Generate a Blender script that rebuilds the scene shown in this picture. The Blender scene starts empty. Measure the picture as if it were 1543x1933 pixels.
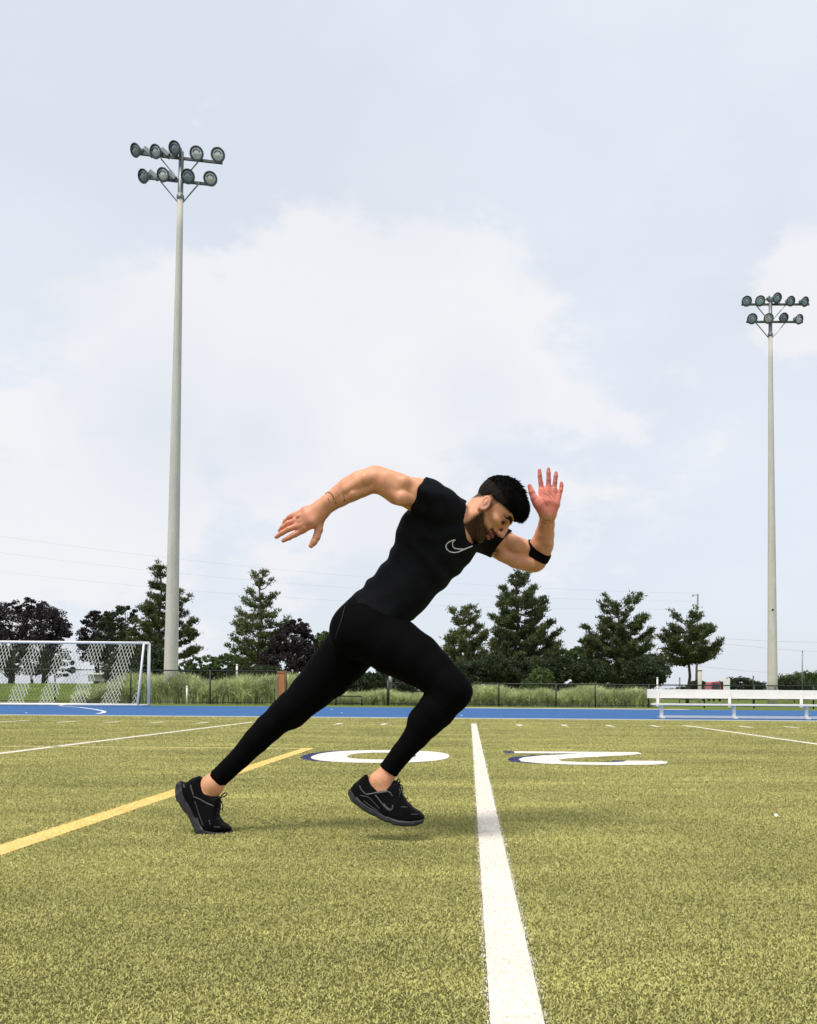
import bpy, math, random
import numpy as np
from mathutils import Vector, Matrix
random.seed(7); RNG = np.random.default_rng(7)
S = bpy.context.scene
COL = S.collection

# ------------------------------------------------------------------ camera
F = 1600.0; CH = 0.57; CX, CY = 887.0, 1312.0; ROLL = 0.0075
W0, H0 = 1543.0, 1933.0
cam = bpy.data.cameras.new('camera'); cam_ob = bpy.data.objects.new('camera', cam); COL.objects.link(cam_ob)
cam.sensor_fit = 'VERTICAL'; cam.sensor_height = 36.0; cam.lens = 36.0 * F / H0
cam.shift_x = -(CX - W0 / 2) / H0; cam.shift_y = (CY - H0 / 2) / H0
cam.clip_start = 0.05; cam.clip_end = 6000
cr, sr = math.cos(ROLL), math.sin(ROLL)
cam_ob.matrix_world = Matrix(((cr, -sr, 0, 0), (0, 0, -1, 0), (sr, cr, 0, CH), (0, 0, 0, 1)))
S.camera = cam_ob
def P(px, py, Y):
    dx, dy = px - CX, py - CY
    u = dx * cr + dy * sr; v = -dx * sr + dy * cr
    return np.array([u * Y / F, Y, CH - v * Y / F])
def G(px, py):
    dx, dy = px - CX, py - CY
    u = dx * cr + dy * sr; v = -dx * sr + dy * cr
    Y = F * CH / v
    return np.array([u * Y / F, Y, 0.0])

# ------------------------------------------------------------------ light
S.view_settings.view_transform = 'Standard'; S.view_settings.look = 'None'
S.view_settings.gamma = 1; S.view_settings.use_curve_mapping = False
S.view_settings.exposure = 0.5
SUN_EL = math.radians(64); SUN_AZ = math.atan2(-0.62, -0.78)
sd = Vector((math.sin(SUN_AZ) * math.cos(SUN_EL), math.cos(SUN_AZ) * math.cos(SUN_EL), math.sin(SUN_EL)))
sun = bpy.data.lights.new('sun', 'SUN'); sun.energy = 2.1; sun.angle = math.radians(20); sun.color = (1.0, 0.95, 0.86)
sun_ob = bpy.data.objects.new('sun', sun); COL.objects.link(sun_ob)
sun_ob.rotation_euler = sd.to_track_quat('Z', 'Y').to_euler()
world = bpy.data.worlds.new('World'); S.world = world; world.use_nodes = True
def build_world():
    nt = world.node_tree; N = nt.nodes; L = nt.links; N.clear()
    out = N.new('ShaderNodeOutputWorld'); bg = N.new('ShaderNodeBackground'); bg.inputs['Strength'].default_value = 0.102
    L.new(bg.outputs[0], out.inputs[0])
    sky = N.new('ShaderNodeTexSky'); sky.sky_type = 'NISHITA'; sky.sun_disc = False
    sky.sun_elevation = SUN_EL; sky.sun_rotation = SUN_AZ; sky.dust_density = 2.5; sky.air_density = 1.0
    tc = N.new('ShaderNodeTexCoord')
    def math_(op, a, b=None, c=None, clamp=False):
        n = N.new('ShaderNodeMath'); n.operation = op; n.use_clamp = clamp
        for i, x in enumerate((a, b, c)):
            if x is None: continue
            if isinstance(x, (int, float)): n.inputs[i].default_value = x
            else: L.new(x, n.inputs[i])
        return n.outputs[0]
    def noise(scale, detail, rough, sz=1.0, off=0.0):
        mp = N.new('ShaderNodeMapping'); mp.inputs['Scale'].default_value = (1, 1, sz); mp.inputs['Location'].default_value = (off, off, off)
        L.new(tc.outputs['Generated'], mp.inputs[0])
        n = N.new('ShaderNodeTexNoise'); n.inputs['Scale'].default_value = scale; n.inputs['Detail'].default_value = detail; n.inputs['Roughness'].default_value = rough
        L.new(mp.outputs[0], n.inputs['Vector']); return n.outputs['Fac']
    n1 = noise(2.2, 9, 0.55, 1.9, 3.3); n2 = noise(7.0, 7, 0.6, 1.6, 1.1)
    # cumulus banks: soft balls in direction space, eroded by noise
    acc = None
    for (px, py, rr, am) in ((580, 640, .20, 1.0), (760, 690, .22, .9), (400, 640, .15, .8), (930, 640, .15, .7), (250, 720, .16, .6), (1220, 800, .12, .35), (1543, 560, .10, .7), (370, 230, .07, .5), (150, 960, .22, .8), (620, 960, .22, .6), (1080, 930, .2, .4), (300, 370, .10, .3)):
        d = P(px, py, 1.0) - np.array([0, 0, CH]); d = d / np.linalg.norm(d)
        vm = N.new('ShaderNodeVectorMath'); vm.operation = 'DISTANCE'; L.new(tc.outputs['Generated'], vm.inputs[0]); vm.inputs[1].default_value = tuple(d)
        t = math_('SUBTRACT', 1.0, math_('DIVIDE', vm.outputs['Value'], rr)); t = math_('MULTIPLY', math_('MAXIMUM', t, 0.0), am)
        acc = t if acc is None else math_('MAXIMUM', acc, t)
    e = math_('ADD', math_('MULTIPLY', math_('SUBTRACT', n2, 0.5), 1.3), math_('MULTIPLY', math_('SUBTRACT', n1, .5), .8))
    s_ = math_('ADD', acc, e)
    mr = N.new('ShaderNodeMapRange'); mr.interpolation_type = 'SMOOTHSTEP'; L.new(s_, mr.inputs[0])
    mr.inputs[1].default_value = 0.18; mr.inputs[2].default_value = 0.42; cum = mr.outputs[0]
    # thin veil between banks
    mr2 = N.new('ShaderNodeMapRange'); mr2.interpolation_type = 'SMOOTHSTEP'; L.new(n1, mr2.inputs[0]); mr2.inputs[1].default_value = .35; mr2.inputs[2].default_value = .65
    mr2.inputs[3].default_value = 0.80; mr2.inputs[4].default_value = 0.92
    m1 = N.new('ShaderNodeMix'); m1.data_type = 'RGBA'; L.new(mr2.outputs[0], m1.inputs[0]); L.new(sky.outputs[0], m1.inputs[6]); m1.inputs[7].default_value = (5.8, 6.15, 6.7, 1)
    m2 = N.new('ShaderNodeMix'); m2.data_type = 'RGBA'; L.new(math_('MULTIPLY', cum, .75), m2.inputs[0]); L.new(m1.outputs[2], m2.inputs[6]); m2.inputs[7].default_value = (6.4, 6.35, 6.5, 1)
    acc = None      # grey undersides of the cloud banks
    for (px, py, rr, am) in ((300, 790, .13, 1.0), (480, 815, .11, .9), (760, 350, .10, .5), (900, 760, .09, .6), (120, 560, .10, .6), (700, 1010, .10, .5)):
        d = P(px, py, 1.0) - np.array([0, 0, CH]); d = d / np.linalg.norm(d)
        vm = N.new('ShaderNodeVectorMath'); vm.operation = 'DISTANCE'; L.new(tc.outputs['Generated'], vm.inputs[0]); vm.inputs[1].default_value = tuple(d)
        t = math_('MULTIPLY', math_('MAXIMUM', math_('SUBTRACT', 1.0, math_('DIVIDE', vm.outputs['Value'], rr)), 0.0), am)
        acc = t if acc is None else math_('MAXIMUM', acc, t)
    g_ = math_('MULTIPLY', math_('ADD', acc, math_('MULTIPLY', math_('SUBTRACT', n2, .5), .6)), 1.1, clamp=True)
    m3 = N.new('ShaderNodeMix'); m3.data_type = 'RGBA'; L.new(g_, m3.inputs[0]); L.new(m2.outputs[2], m3.inputs[6]); m3.inputs[7].default_value = (5.35, 5.65, 6.1, 1)
    L.new(m3.outputs[2], bg.inputs[0])
build_world()

# ------------------------------------------------------------------ helpers
def mat(name, color, rough=0.7, metal=0.0, noise=None, bump=None, spec=0.5, trans=0.0, attr=None, sss=0.0):
    m = bpy.data.materials.new(name); m.use_nodes = True; nt = m.node_tree; N = nt.nodes; L = nt.links
    b = N['Principled BSDF']; b.inputs['Base Color'].default_value = (*color, 1); b.inputs['Roughness'].default_value = rough
    b.inputs['Metallic'].default_value = metal; b.inputs['Specular IOR Level'].default_value = spec
    g = N.new('ShaderNodeNewGeometry'); src = None
    if attr:
        a = N.new('ShaderNodeAttribute'); a.attribute_name = attr; src = a.outputs['Color']; L.new(src, b.inputs['Base Color'])
    if noise:   # list of (scale, amount, (sx,sy,sz))
        for (sc, am, sv) in noise:
            mp = N.new('ShaderNodeMapping'); mp.inputs['Scale'].default_value = sv; L.new(g.outputs['Position'], mp.inputs[0])
            n = N.new('ShaderNodeTexNoise'); n.inputs['Scale'].default_value = sc; n.inputs['Detail'].default_value = 5; L.new(mp.outputs[0], n.inputs['Vector'])
            mr = N.new('ShaderNodeMapRange'); L.new(n.outputs['Fac'], mr.inputs[0]); mr.inputs[1].default_value = .3; mr.inputs[2].default_value = .7
            mr.inputs[3].default_value = 1 - am; mr.inputs[4].default_value = 1 + am
            mx = N.new('ShaderNodeMix'); mx.data_type = 'RGBA'; mx.blend_type = 'MULTIPLY'; mx.inputs[0].default_value = 1
            if src is None: mx.inputs[6].default_value = (*color, 1)
            else: L.new(src, mx.inputs[6])
            L.new(mr.outputs[0], mx.inputs[7]); src = mx.outputs[2]
        L.new(src, b.inputs['Base Color'])
    if bump:
        sc, st, dist = bump
        n = N.new('ShaderNodeTexNoise'); n.inputs['Scale'].default_value = sc; n.inputs['Detail'].default_value = 4; L.new(g.outputs['Position'], n.inputs['Vector'])
        bp = N.new('ShaderNodeBump'); bp.inputs['Strength'].default_value = st; bp.inputs['Distance'].default_value = dist
        L.new(n.outputs['Fac'], bp.inputs['Height']); L.new(bp.outputs[0], b.inputs['Normal'])
    if sss:
        b.inputs['Subsurface Weight'].default_value = sss; b.inputs['Subsurface Radius'].default_value = (.012, .004, .002); b.inputs['Subsurface Scale'].default_value = 1.0
    if trans:
        t = N.new('ShaderNodeBsdfTranslucent'); ms = N.new('ShaderNodeMixShader'); ms.inputs[0].default_value = trans
        if src is not None: L.new(src, t.inputs[0])
        else: t.inputs[0].default_value = (*color, 1)
        L.new(b.outputs[0], ms.inputs[1]); L.new(t.outputs[0], ms.inputs[2]); L.new(ms.outputs[0], N['Material Output'].inputs[0])
    return m
def tag(o, label=None, cat=None, group=None, kind=None):
    if label: o['label'] = label
    if cat: o['category'] = cat
    if group: o['group'] = group
    if kind: o['kind'] = kind
    return o
def empty(name, loc, label, cat, group=None):
    o = bpy.data.objects.new(name, None); COL.objects.link(o); o.location = Vector(loc); o.empty_display_size = .1
    return tag(o, label, cat, group)
def link(name, me, m=None, parent=None, smooth=False):
    o = bpy.data.objects.new(name, me); COL.objects.link(o)
    if m is not None:
        for q in (m if isinstance(m, (list, tuple)) else [m]): me.materials.append(q)
    if smooth: me.polygons.foreach_set('use_smooth', np.ones(len(me.polygons), dtype=bool))
    if parent is not None:
        o.parent = parent
        off = Vector((0, 0, 0)); q = parent
        while q is not None: off += q.location; q = q.parent
        o.location = -off
    return o
def npmesh(name, V, Fc, k):
    """V (n,3), Fc (m,k) int"""
    me = bpy.data.meshes.new(name); V = np.ascontiguousarray(V, dtype=np.float32); Fc = np.ascontiguousarray(Fc, dtype=np.int32)
    me.vertices.add(len(V)); me.vertices.foreach_set('co', V.ravel())
    me.loops.add(Fc.size); me.loops.foreach_set('vertex_index', Fc.ravel())
    me.polygons.add(len(Fc)); me.polygons.foreach_set('loop_start', np.arange(0, Fc.size, k, dtype=np.int32))
    try: me.polygons.foreach_set('loop_total', np.full(len(Fc), k, dtype=np.int32))
    except Exception: pass
    me.update(calc_edges=True); me.validate(); return me
class MB:
    def __init__(s): s.v = []; s.f = []
    def add(s, vs, fs):
        b = len(s.v); s.v += [tuple(map(float, q)) for q in vs]; s.f += [tuple(b + i for i in q) for q in fs]
    def box(s, c, size, ax=None):
        c = np.array(c, float); h = np.array(size, float) / 2; ax = np.eye(3) if ax is None else np.array(ax, float)
        vs = [c + ax[0] * h[0] * i + ax[1] * h[1] * j + ax[2] * h[2] * k for k in (-1, 1) for j in (-1, 1) for i in (-1, 1)]
        s.add(vs, [(0, 2, 3, 1), (4, 5, 7, 6), (0, 1, 5, 4), (2, 6, 7, 3), (0, 4, 6, 2), (1, 3, 7, 5)])
    def tube(s, pts, rad, n=8, caps=True, squash=None):
        pts = [np.array(p, float) for p in pts]
        if not hasattr(rad, '__len__'): rad = [rad] * len(pts)
        rings = []; prev = None
        for i, p in enumerate(pts):
            t = (pts[min(i + 1, len(pts) - 1)] - pts[max(i - 1, 0)]); t = t / (np.linalg.norm(t) + 1e-12)
            if prev is None:
                a = np.cross(t, (0, 0, 1)) if abs(t[2]) < .9 else np.cross(t, (0, 1, 0))
            else: a = prev - t * np.dot(prev, t)
            a = a / (np.linalg.norm(a) + 1e-12); prev = a; b = np.cross(t, a)
            rings.append([p + rad[i] * (a * math.cos(2 * math.pi * j / n) + b * math.sin(2 * math.pi * j / n)) for j in range(n)])
        vs = [q for r in rings for q in r]; fs = []
        for i in range(len(pts) - 1):
            for j in range(n): fs.append((i * n + j, i * n + (j + 1) % n, (i + 1) * n + (j + 1) % n, (i + 1) * n + j))
        if caps: fs += [tuple(range(n))[::-1], tuple((len(pts) - 1) * n + j for j in range(n))]
        s.add(vs, fs)
    def lathe(s, c, axis, prof, n=20):
        """prof: list of (distance along axis, radius)"""
        axis = np.array(axis, float); axis /= np.linalg.norm(axis)
        s.tube([np.array(c) + axis * d for d, r in prof], [max(r, 1e-4) for d, r in prof], n)
    def build(s, name, m, parent=None, smooth=False, bevel=0):
        me = bpy.data.meshes.new(name); me.from_pydata(s.v, [], s.f); me.update()
        o = link(name, me, m, parent, smooth)
        if bevel:
            b = o.modifiers.new('bevel', 'BEVEL'); b.width = bevel; b.segments = 2; b.limit_method = 'ANGLE'
        return o
def structure(o): o['kind'] = 'structure'; return o
def sheet(name, polys, z, m, parent=None):
    me = bpy.data.meshes.new(name); vs = []; fs = []
    for q in polys:
        b = len(vs); vs += [(x, y, z) for x, y in q]; fs.append(tuple(range(b, b + len(q))))
    me.from_pydata(vs, [], fs); me.update(); return link(name, me, m, parent)

# ------------------------------------------------------------------ materials
M = {}
TN = [(1.1, .15, (.35, 1.3, 1)), (0.55, .12, (1, 1.6, 1)), (2.3, .12, (.6, 2.0, 1)), (60, .25, (1, 1, 1))]
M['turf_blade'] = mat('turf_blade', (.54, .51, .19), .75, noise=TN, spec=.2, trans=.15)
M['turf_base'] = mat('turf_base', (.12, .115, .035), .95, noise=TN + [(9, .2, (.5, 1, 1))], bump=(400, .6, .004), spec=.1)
M['white_blade'] = mat('white_blade', (.86, .80, .70), .7, noise=[(70, .1, (1, 1, 1)), (3, .06, (1, 1, 1))], spec=.2, trans=.15)
M['yellow_blade'] = mat('yellow_blade', (.90, .66, .24), .7, noise=[(70, .12, (1, 1, 1)), (3, .1, (1, 1, 1))], spec=.2, trans=.15)
M['pale_yellow_blade'] = mat('pale_yellow_blade', (.66, .57, .26), .7, noise=[(70, .12, (1, 1, 1)), (3, .1, (1, 1, 1))], spec=.2, trans=.15)
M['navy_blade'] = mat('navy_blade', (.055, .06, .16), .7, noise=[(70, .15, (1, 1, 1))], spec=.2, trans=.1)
M['track'] = mat('track', (.030, .110, .29), .85, noise=[(.6, .12, (.5, 3, 1)), (3, .08, (.3, 1, 1)), (30, .15, (1, 1, 1))], bump=(150, .4, .004), spec=.25)
M['concrete'] = mat('concrete', (.40, .40, .37), .9, noise=[(2, .12, (1, 1, 1)), (30, .1, (1, 1, 1))], bump=(60, .3, .005))
M['pole'] = mat('pole_concrete', (.58, .55, .48), .85, noise=[(.35, .06, (1, 1, 1)), (5, .08, (1, 1, .08)), (14, .06, (1, 1, .3))], bump=(40, .2, .01), spec=.3)
M['sand'] = mat('sand', (.55, .47, .33), .95, noise=[(2, .15, (1, 1, 1))])
M['ground'] = mat('ground_grass', (.13, .17, .035), .95, noise=[(.4, .25, (1, 1, 1)), (5, .2, (1, 1, 1))], bump=(12, .5, .05), spec=.1)
M['white_paint'] = mat('white_paint', (.84, .82, .78), .45, noise=[(6, .05, (1, 1, 1)), (40, .04, (1, 1, 1))])
M['net_white'] = mat('net_white', (.62, .62, .55), .8)
M['net_dark'] = mat('net_dark', (.05, .06, .04), .8)
M['black_steel'] = mat('black_steel', (.02, .022, .022), .5, noise=[(9, .2, (1, 1, 1))])
M['galv'] = mat('galvanised', (.22, .24, .24), .45, .6, noise=[(20, .2, (1, 1, 1))])
M['dark_galv'] = mat('dark_galvanised', (.09, .10, .105), .5, .4, noise=[(20, .2, (1, 1, 1))])
M['orange'] = mat('orange_wood', (.46, .19, .07), .7, noise=[(5, .15, (1, 1, .3))])
M['wood_pole'] = mat('grey_wood', (.23, .21, .19), .85, noise=[(5, .2, (1, 1, .3))])
M['cable'] = mat('cable', (.45, .46, .48), .7)
M['bark'] = mat('bark', (.09, .075, .06), .9, noise=[(9, .3, (1, 1, .3))], bump=(20, .5, .03))
M['pine'] = mat('pine_needles', (.082, .102, .036), .7, noise=[(.55, .45, (1, 1, 1)), (3, .35, (1, 1, 1))], spec=.25, trans=.2)
M['pine_light'] = mat('pine_needles_light', (.11, .13, .048), .7, noise=[(.55, .4, (1, 1, 1)), (3, .3, (1, 1, 1))], spec=.25, trans=.2)
M['purple'] = mat('purple_leaf', (.040, .028, .031), .65, noise=[(.7, .5, (1, 1, 1)), (4, .35, (1, 1, 1))], spec=.3, trans=.15)
M['leaf'] = mat('green_leaf', (.085, .125, .035), .65, noise=[(.7, .4, (1, 1, 1)), (4, .3, (1, 1, 1))], spec=.3, trans=.3)
M['leaf_dark'] = mat('dark_leaf', (.040, .058, .024), .65, noise=[(.7, .4, (1, 1, 1)), (4, .3, (1, 1, 1))], spec=.3, trans=.2)
M['reed'] = mat('reed', (.50, .55, .27), .7, noise=[(1.2, .35, (1, 1, 1)), (8, .5, (1, 1, .2))], spec=.2, trans=.3)
M['red_paint'] = mat('red_paint', (.50, .05, .07), .35)
M['car_glass'] = mat('car_glass', (.03, .035, .04), .1, spec=.8)
M['rubber'] = mat('rubber', (.02, .02, .02), .8)

exec_parts = []
# ------------------------------------------------------------------ ground, track
def ground():
    xs = np.concatenate([np.linspace(-2500, -90, 12), np.linspace(-80, 90, 86), np.linspace(100, 2500, 12)])
    ys = np.concatenate([np.linspace(-60, 20, 5), np.linspace(24, 120, 70), np.linspace(130, 3000, 16)])
    X, Y = np.meshgrid(xs, ys)
    sm = lambda a, b, t: (lambda q: q * q * (3 - 2 * q))(np.clip((t - a) / (b - a), 0, 1))
    Z = -0.012 + 1.25 * sm(46, 70, Y) * sm(2, -14, X) + .05 * np.sin(X * .31 + Y * .17) * sm(46, 60, Y)
    V = np.stack([X, Y, Z], -1).reshape(-1, 3); nx = len(xs); ny = len(ys)
    i = np.arange(nx - 1)[None, :] + nx * np.arange(ny - 1)[:, None]; i = i.ravel()
    return structure(link('ground', npmesh('ground', V, np.stack([i, i + 1, i + nx + 1, i + nx], 1), 4), M['ground'], smooth=True))
ground()
TY0, TY1 = 21.0, 37.3
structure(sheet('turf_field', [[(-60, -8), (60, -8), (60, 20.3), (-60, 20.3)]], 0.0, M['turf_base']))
structure(sheet('track_kerb', [[(-60, 20.3), (60, 20.3), (60, TY0), (-60, TY0)]], 0.003, M['concrete']))
structure(sheet('running_track', [[(-70, TY0), (70, TY0), (70, TY1), (-70, TY1)]], -0.004, M['track']))
# curved white lane line on the left of the track
pts = [G(x, y)[:2] for x, y in ((60, 1331.5), (110, 1332.5), (150, 1335), (180, 1339), (197, 1342.5), (196, 1345), (184, 1347.2))]
q = []
for i in range(len(pts) - 1):
    a, b = np.array(pts[i]), np.array(pts[i + 1]); n = np.array([-(b - a)[1], (b - a)[0]]); n = n / np.linalg.norm(n) * .06
    q.append([tuple(a + n), tuple(a - n), tuple(b - n), tuple(b + n)])
structure(sheet('lane_marking', q, 0.0, M['white_paint']))
sq = []
for x in np.arange(-1, 9.6, .4):
    t = (x + 1) / 10.6
    sq.append([(x, TY1 + .02), (x + .4, TY1 + .02), (x + .4, TY1 + 1.7 + .25 * math.sin(x * 2.1 + .84)), (x, TY1 + 1.7 + .25 * math.sin(x * 2.1))])
structure(sheet('sand_strip', sq, -0.004, M['sand']))

# ------------------------------------------------------------------ field markings and turf blades
LX = 0.087
def rect(x0, x1, y0, y1): return (lambda x, y: (x > x0) & (x < x1) & (y > y0) & (y < y1)), [[(x0, y0), (x1, y0), (x1, y1), (x0, y1)]]
def in_poly(poly, x, y):
    r = np.zeros(x.shape, bool); n = len(poly)
    for i in range(n):
        x0, y0 = poly[i]; x1, y1 = poly[(i + 1) % n]
        c = ((y0 > y) != (y1 > y)); xi = (x1 - x0) * (y - y0) / ((y1 - y0) if abs(y1 - y0) > 1e-9 else 1e-9) + x0
        r ^= c & (x < xi)
    return r
marks = []   # (name, test, sheet polys, material, z)
SLY = 16.75
for x in (LX, LX - 4.38, LX + 4.15, LX - 8.8, LX + 8.4):
    t, s_ = rect(x - .0515, x + .0515, -5, SLY); s_ = [[(x - .045, -5), (x + .045, -5), (x + .048, 6), (x - .048, 6)], [(x - .048, 6), (x + .048, 6), (x + .0515, SLY), (x - .0515, SLY)]]; marks.append(('yard_line', t, s_, 'white_blade', .004))
for nm, y0, y1, x0, x1, mm in (('sideline', SLY, SLY + .09, -40, 40, 'pale_yellow_blade'),):
    t, s_ = rect(x0, x1, y0, y1); marks.append((nm, t, s_, mm, .004))
for k in range(-12, 13):
    x = LX + k * .862
    if k % 5 == 0: continue
    t, s_ = rect(x - .05, x + .05, SLY - .95, SLY - .25); marks.append(('hash_mark', t, s_, 'white_blade', .004))
t, s_ = rect(-1.735, -1.612, -3, 8.85); s_ = [[(-1.724, -3), (-1.623, -3), (-1.616, 8.85), (-1.731, 8.85)]]; marks.append(('soccer_line', t, s_, 'yellow_blade', .004))
t, s_ = rect(-30, -1.738, 8.74, 8.84); marks.append(('soccer_line', t, s_, 'pale_yellow_blade', .004))
# numerals: outline in reading space (w 1.22, h 1.6) turned half a turn towards the far sideline
def num0(cx, cy, w=1.24, h=1.6, wi=.62, hi=.86, n=40):
    sup = lambda a, b, e: [(cx + a / 2 * math.copysign(abs(math.cos(t)) ** e, math.cos(t)), cy + b / 2 * math.copysign(abs(math.sin(t)) ** e, math.sin(t))) for t in np.linspace(0, 2 * math.pi, n, endpoint=False)]
    return sup(w, h, .85), sup(wi, hi, .85)
o0, i0 = num0(-.80, 7.76)
two = [(-.61, .42), (-.57, .62), (-.42, .76), (-.15, .82), (.2, .81), (.45, .72), (.60, .52), (.61, .26), (.55, .02), (.36, -.24), (.10, -.44), (-.02, -.52), (.60, -.52), (.60, -.80), (-.60, -.80), (-.60, -.56), (-.42, -.34), (-.05, -.06), (.18, .14), (.28, .30), (.26, .46), (.10, .54), (-.12, .54), (-.25, .46), (-.29, .34), (-.58, .34)]
def smooth_poly(p): return p
c2 = (1.07, 7.74)
two_w = [(c2[0] - x * 1.04, c2[1] - y) for x, y in two]
def ring_quads(o, i): return [[o[k], o[(k + 1) % len(o)], i[(k + 1) % len(i)], i[k]] for k in range(len(o))]
def tri_polys(poly):
    from mathutils.geometry import tessellate_polygon
    return [[poly[a] for a in t] for t in tessellate_polygon([[Vector((x, y, 0)) for x, y in poly]])]
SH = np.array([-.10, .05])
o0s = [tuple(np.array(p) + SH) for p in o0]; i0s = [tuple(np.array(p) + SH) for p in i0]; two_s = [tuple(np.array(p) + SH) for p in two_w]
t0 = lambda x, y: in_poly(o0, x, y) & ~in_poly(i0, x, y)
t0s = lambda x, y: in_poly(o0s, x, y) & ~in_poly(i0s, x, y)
marks.append(('field_number', t0, ring_quads(o0, i0), 'white_blade', .008))
marks.append(('field_number', lambda x, y: in_poly(two_w, x, y), tri_polys(two_w), 'white_blade', .008))
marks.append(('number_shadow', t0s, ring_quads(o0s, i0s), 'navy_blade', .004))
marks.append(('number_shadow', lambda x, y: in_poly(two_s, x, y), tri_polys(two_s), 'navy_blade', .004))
def turf():
    # blade density falls with distance, blade size grows with it
    parts = []
    y0 = 1.15
    while y0 < 20.3:
        y1 = min(y0 * 1.12, 20.3); ym = (y0 + y1) / 2
        xl, xr = -.60 * y1 - .5, .45 * y1 + .5
        dens = 68000 * min(1, (2.6 / ym)) ** 1.75
        n = int((xr - xl) * (y1 - y0) * dens)
        x = RNG.uniform(xl, xr, n); y = RNG.uniform(y0, y1, n); parts.append((x, y, np.full(n, max(1, ym / 2.6) ** .85))); y0 = y1
    x = np.concatenate([p[0] for p in parts]); y = np.concatenate([p[1] for p in parts]); k = np.concatenate([p[2] for p in parts]); n = len(x)
    th = RNG.uniform(0, 2 * np.pi, n); L = RNG.uniform(.004, .0085, n) * np.minimum(k, 1.6) ** .5; wd = RNG.uniform(.0008, .0015, n) * k
    lean = RNG.uniform(.25, 1.25, n)
    d = np.stack([np.cos(th) * np.sin(lean), np.sin(th) * np.sin(lean), np.cos(lean)], 1)
    th2 = th + RNG.uniform(-.7, .7, n); lean2 = np.minimum(lean + RNG.uniform(.1, .8, n), 1.65)
    d2 = np.stack([np.cos(th2) * np.sin(lean2), np.sin(th2) * np.sin(lean2), np.cos(lean2)], 1)
    ps = RNG.uniform(0, np.pi, n); sx = np.stack([np.cos(ps), np.sin(ps), np.zeros(n)], 1)
    r = np.stack([x, y, np.full(n, .001)], 1); m = r + d * (L * .6)[:, None]; t = m + d2 * (L * .5)[:, None]
    wv = sx * wd[:, None]
    V = np.stack([r - wv, r + wv, m + wv * .9, m - wv * .9, t], 1)   # quad + tip
    mid = np.full(n, -1); jx = x + RNG.normal(0, .007, n); jy = y + RNG.normal(0, .003, n)
    for i in reversed(range(len(marks))):
        _, test, sh, _, _ = marks[i]; mid[test(jx, jy)] = i
    def blades(sel):
        v = V[sel].reshape(-1, 3); b = np.arange(len(v) // 5)[:, None] * 5
        f = np.concatenate([b + np.array([0, 1, 2]), b + np.array([0, 2, 3]), b + np.array([3, 2, 4])], 1).reshape(-1, 3)
        return v, f
    v, f = blades(mid == -1)
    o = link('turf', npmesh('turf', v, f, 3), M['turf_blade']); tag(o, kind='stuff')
    o['label'] = 'olive green artificial turf fibres covering the playing field'; o['category'] = 'artificial turf'
    for i, (nm, test, sh, mm, z) in enumerate(marks):
        v, f = blades(mid == i); base = len(v); ev = []; ef = []
        for q in sh:
            c = base + len(ev); ev += [(a, b, z) for a, b in q]
            for j in range(1, len(q) - 1): ef.append((c, c + j, c + j + 1))
        V2 = np.concatenate([v, np.array(ev)]) if len(v) else np.array(ev); F2 = np.concatenate([f, np.array(ef)]) if len(f) else np.array(ef)
        structure(link(nm, npmesh(nm, V2, F2, 3), M[mm]))
turf()
# ------------------------------------------------------------------ trees
def tri_cards(C, D, L, Wd, R):
    """triangular leaves: base centre C, direction D, length L, half width Wd"""
    n = len(C); a = R.normal(size=(n, 3)); a -= D * (a * D).sum(1)[:, None]; a /= np.linalg.norm(a, axis=1)[:, None]
    V = np.stack([C - a * Wd[:, None], C + a * Wd[:, None], C + D * L[:, None]], 1).reshape(-1, 3)
    return V, np.arange(n * 3).reshape(-1, 3)
def quad_cards(C, s, R):
    n = len(C); d = R.normal(size=(n, 3)); d /= np.linalg.norm(d, axis=1)[:, None]; a = np.cross(d, R.normal(size=(n, 3))); a /= np.linalg.norm(a, axis=1)[:, None]
    b = np.cross(d, a); s = s[:, None]
    V = np.stack([C - a * s, C + b * s * .55, C + a * s, C - b * s * .55], 1).reshape(-1, 3)
    return V, np.arange(n * 4).reshape(-1, 4)
def gz(x, y):
    sm = lambda a, b, t: (lambda q: q * q * (3 - 2 * q))(min(1, max(0, (t - a) / (b - a))))
    return -0.012 + 1.25 * sm(46, 70, y) * sm(2, -14, x) + .05 * math.sin(x * .31 + y * .17) * sm(46, 60, y)
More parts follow.
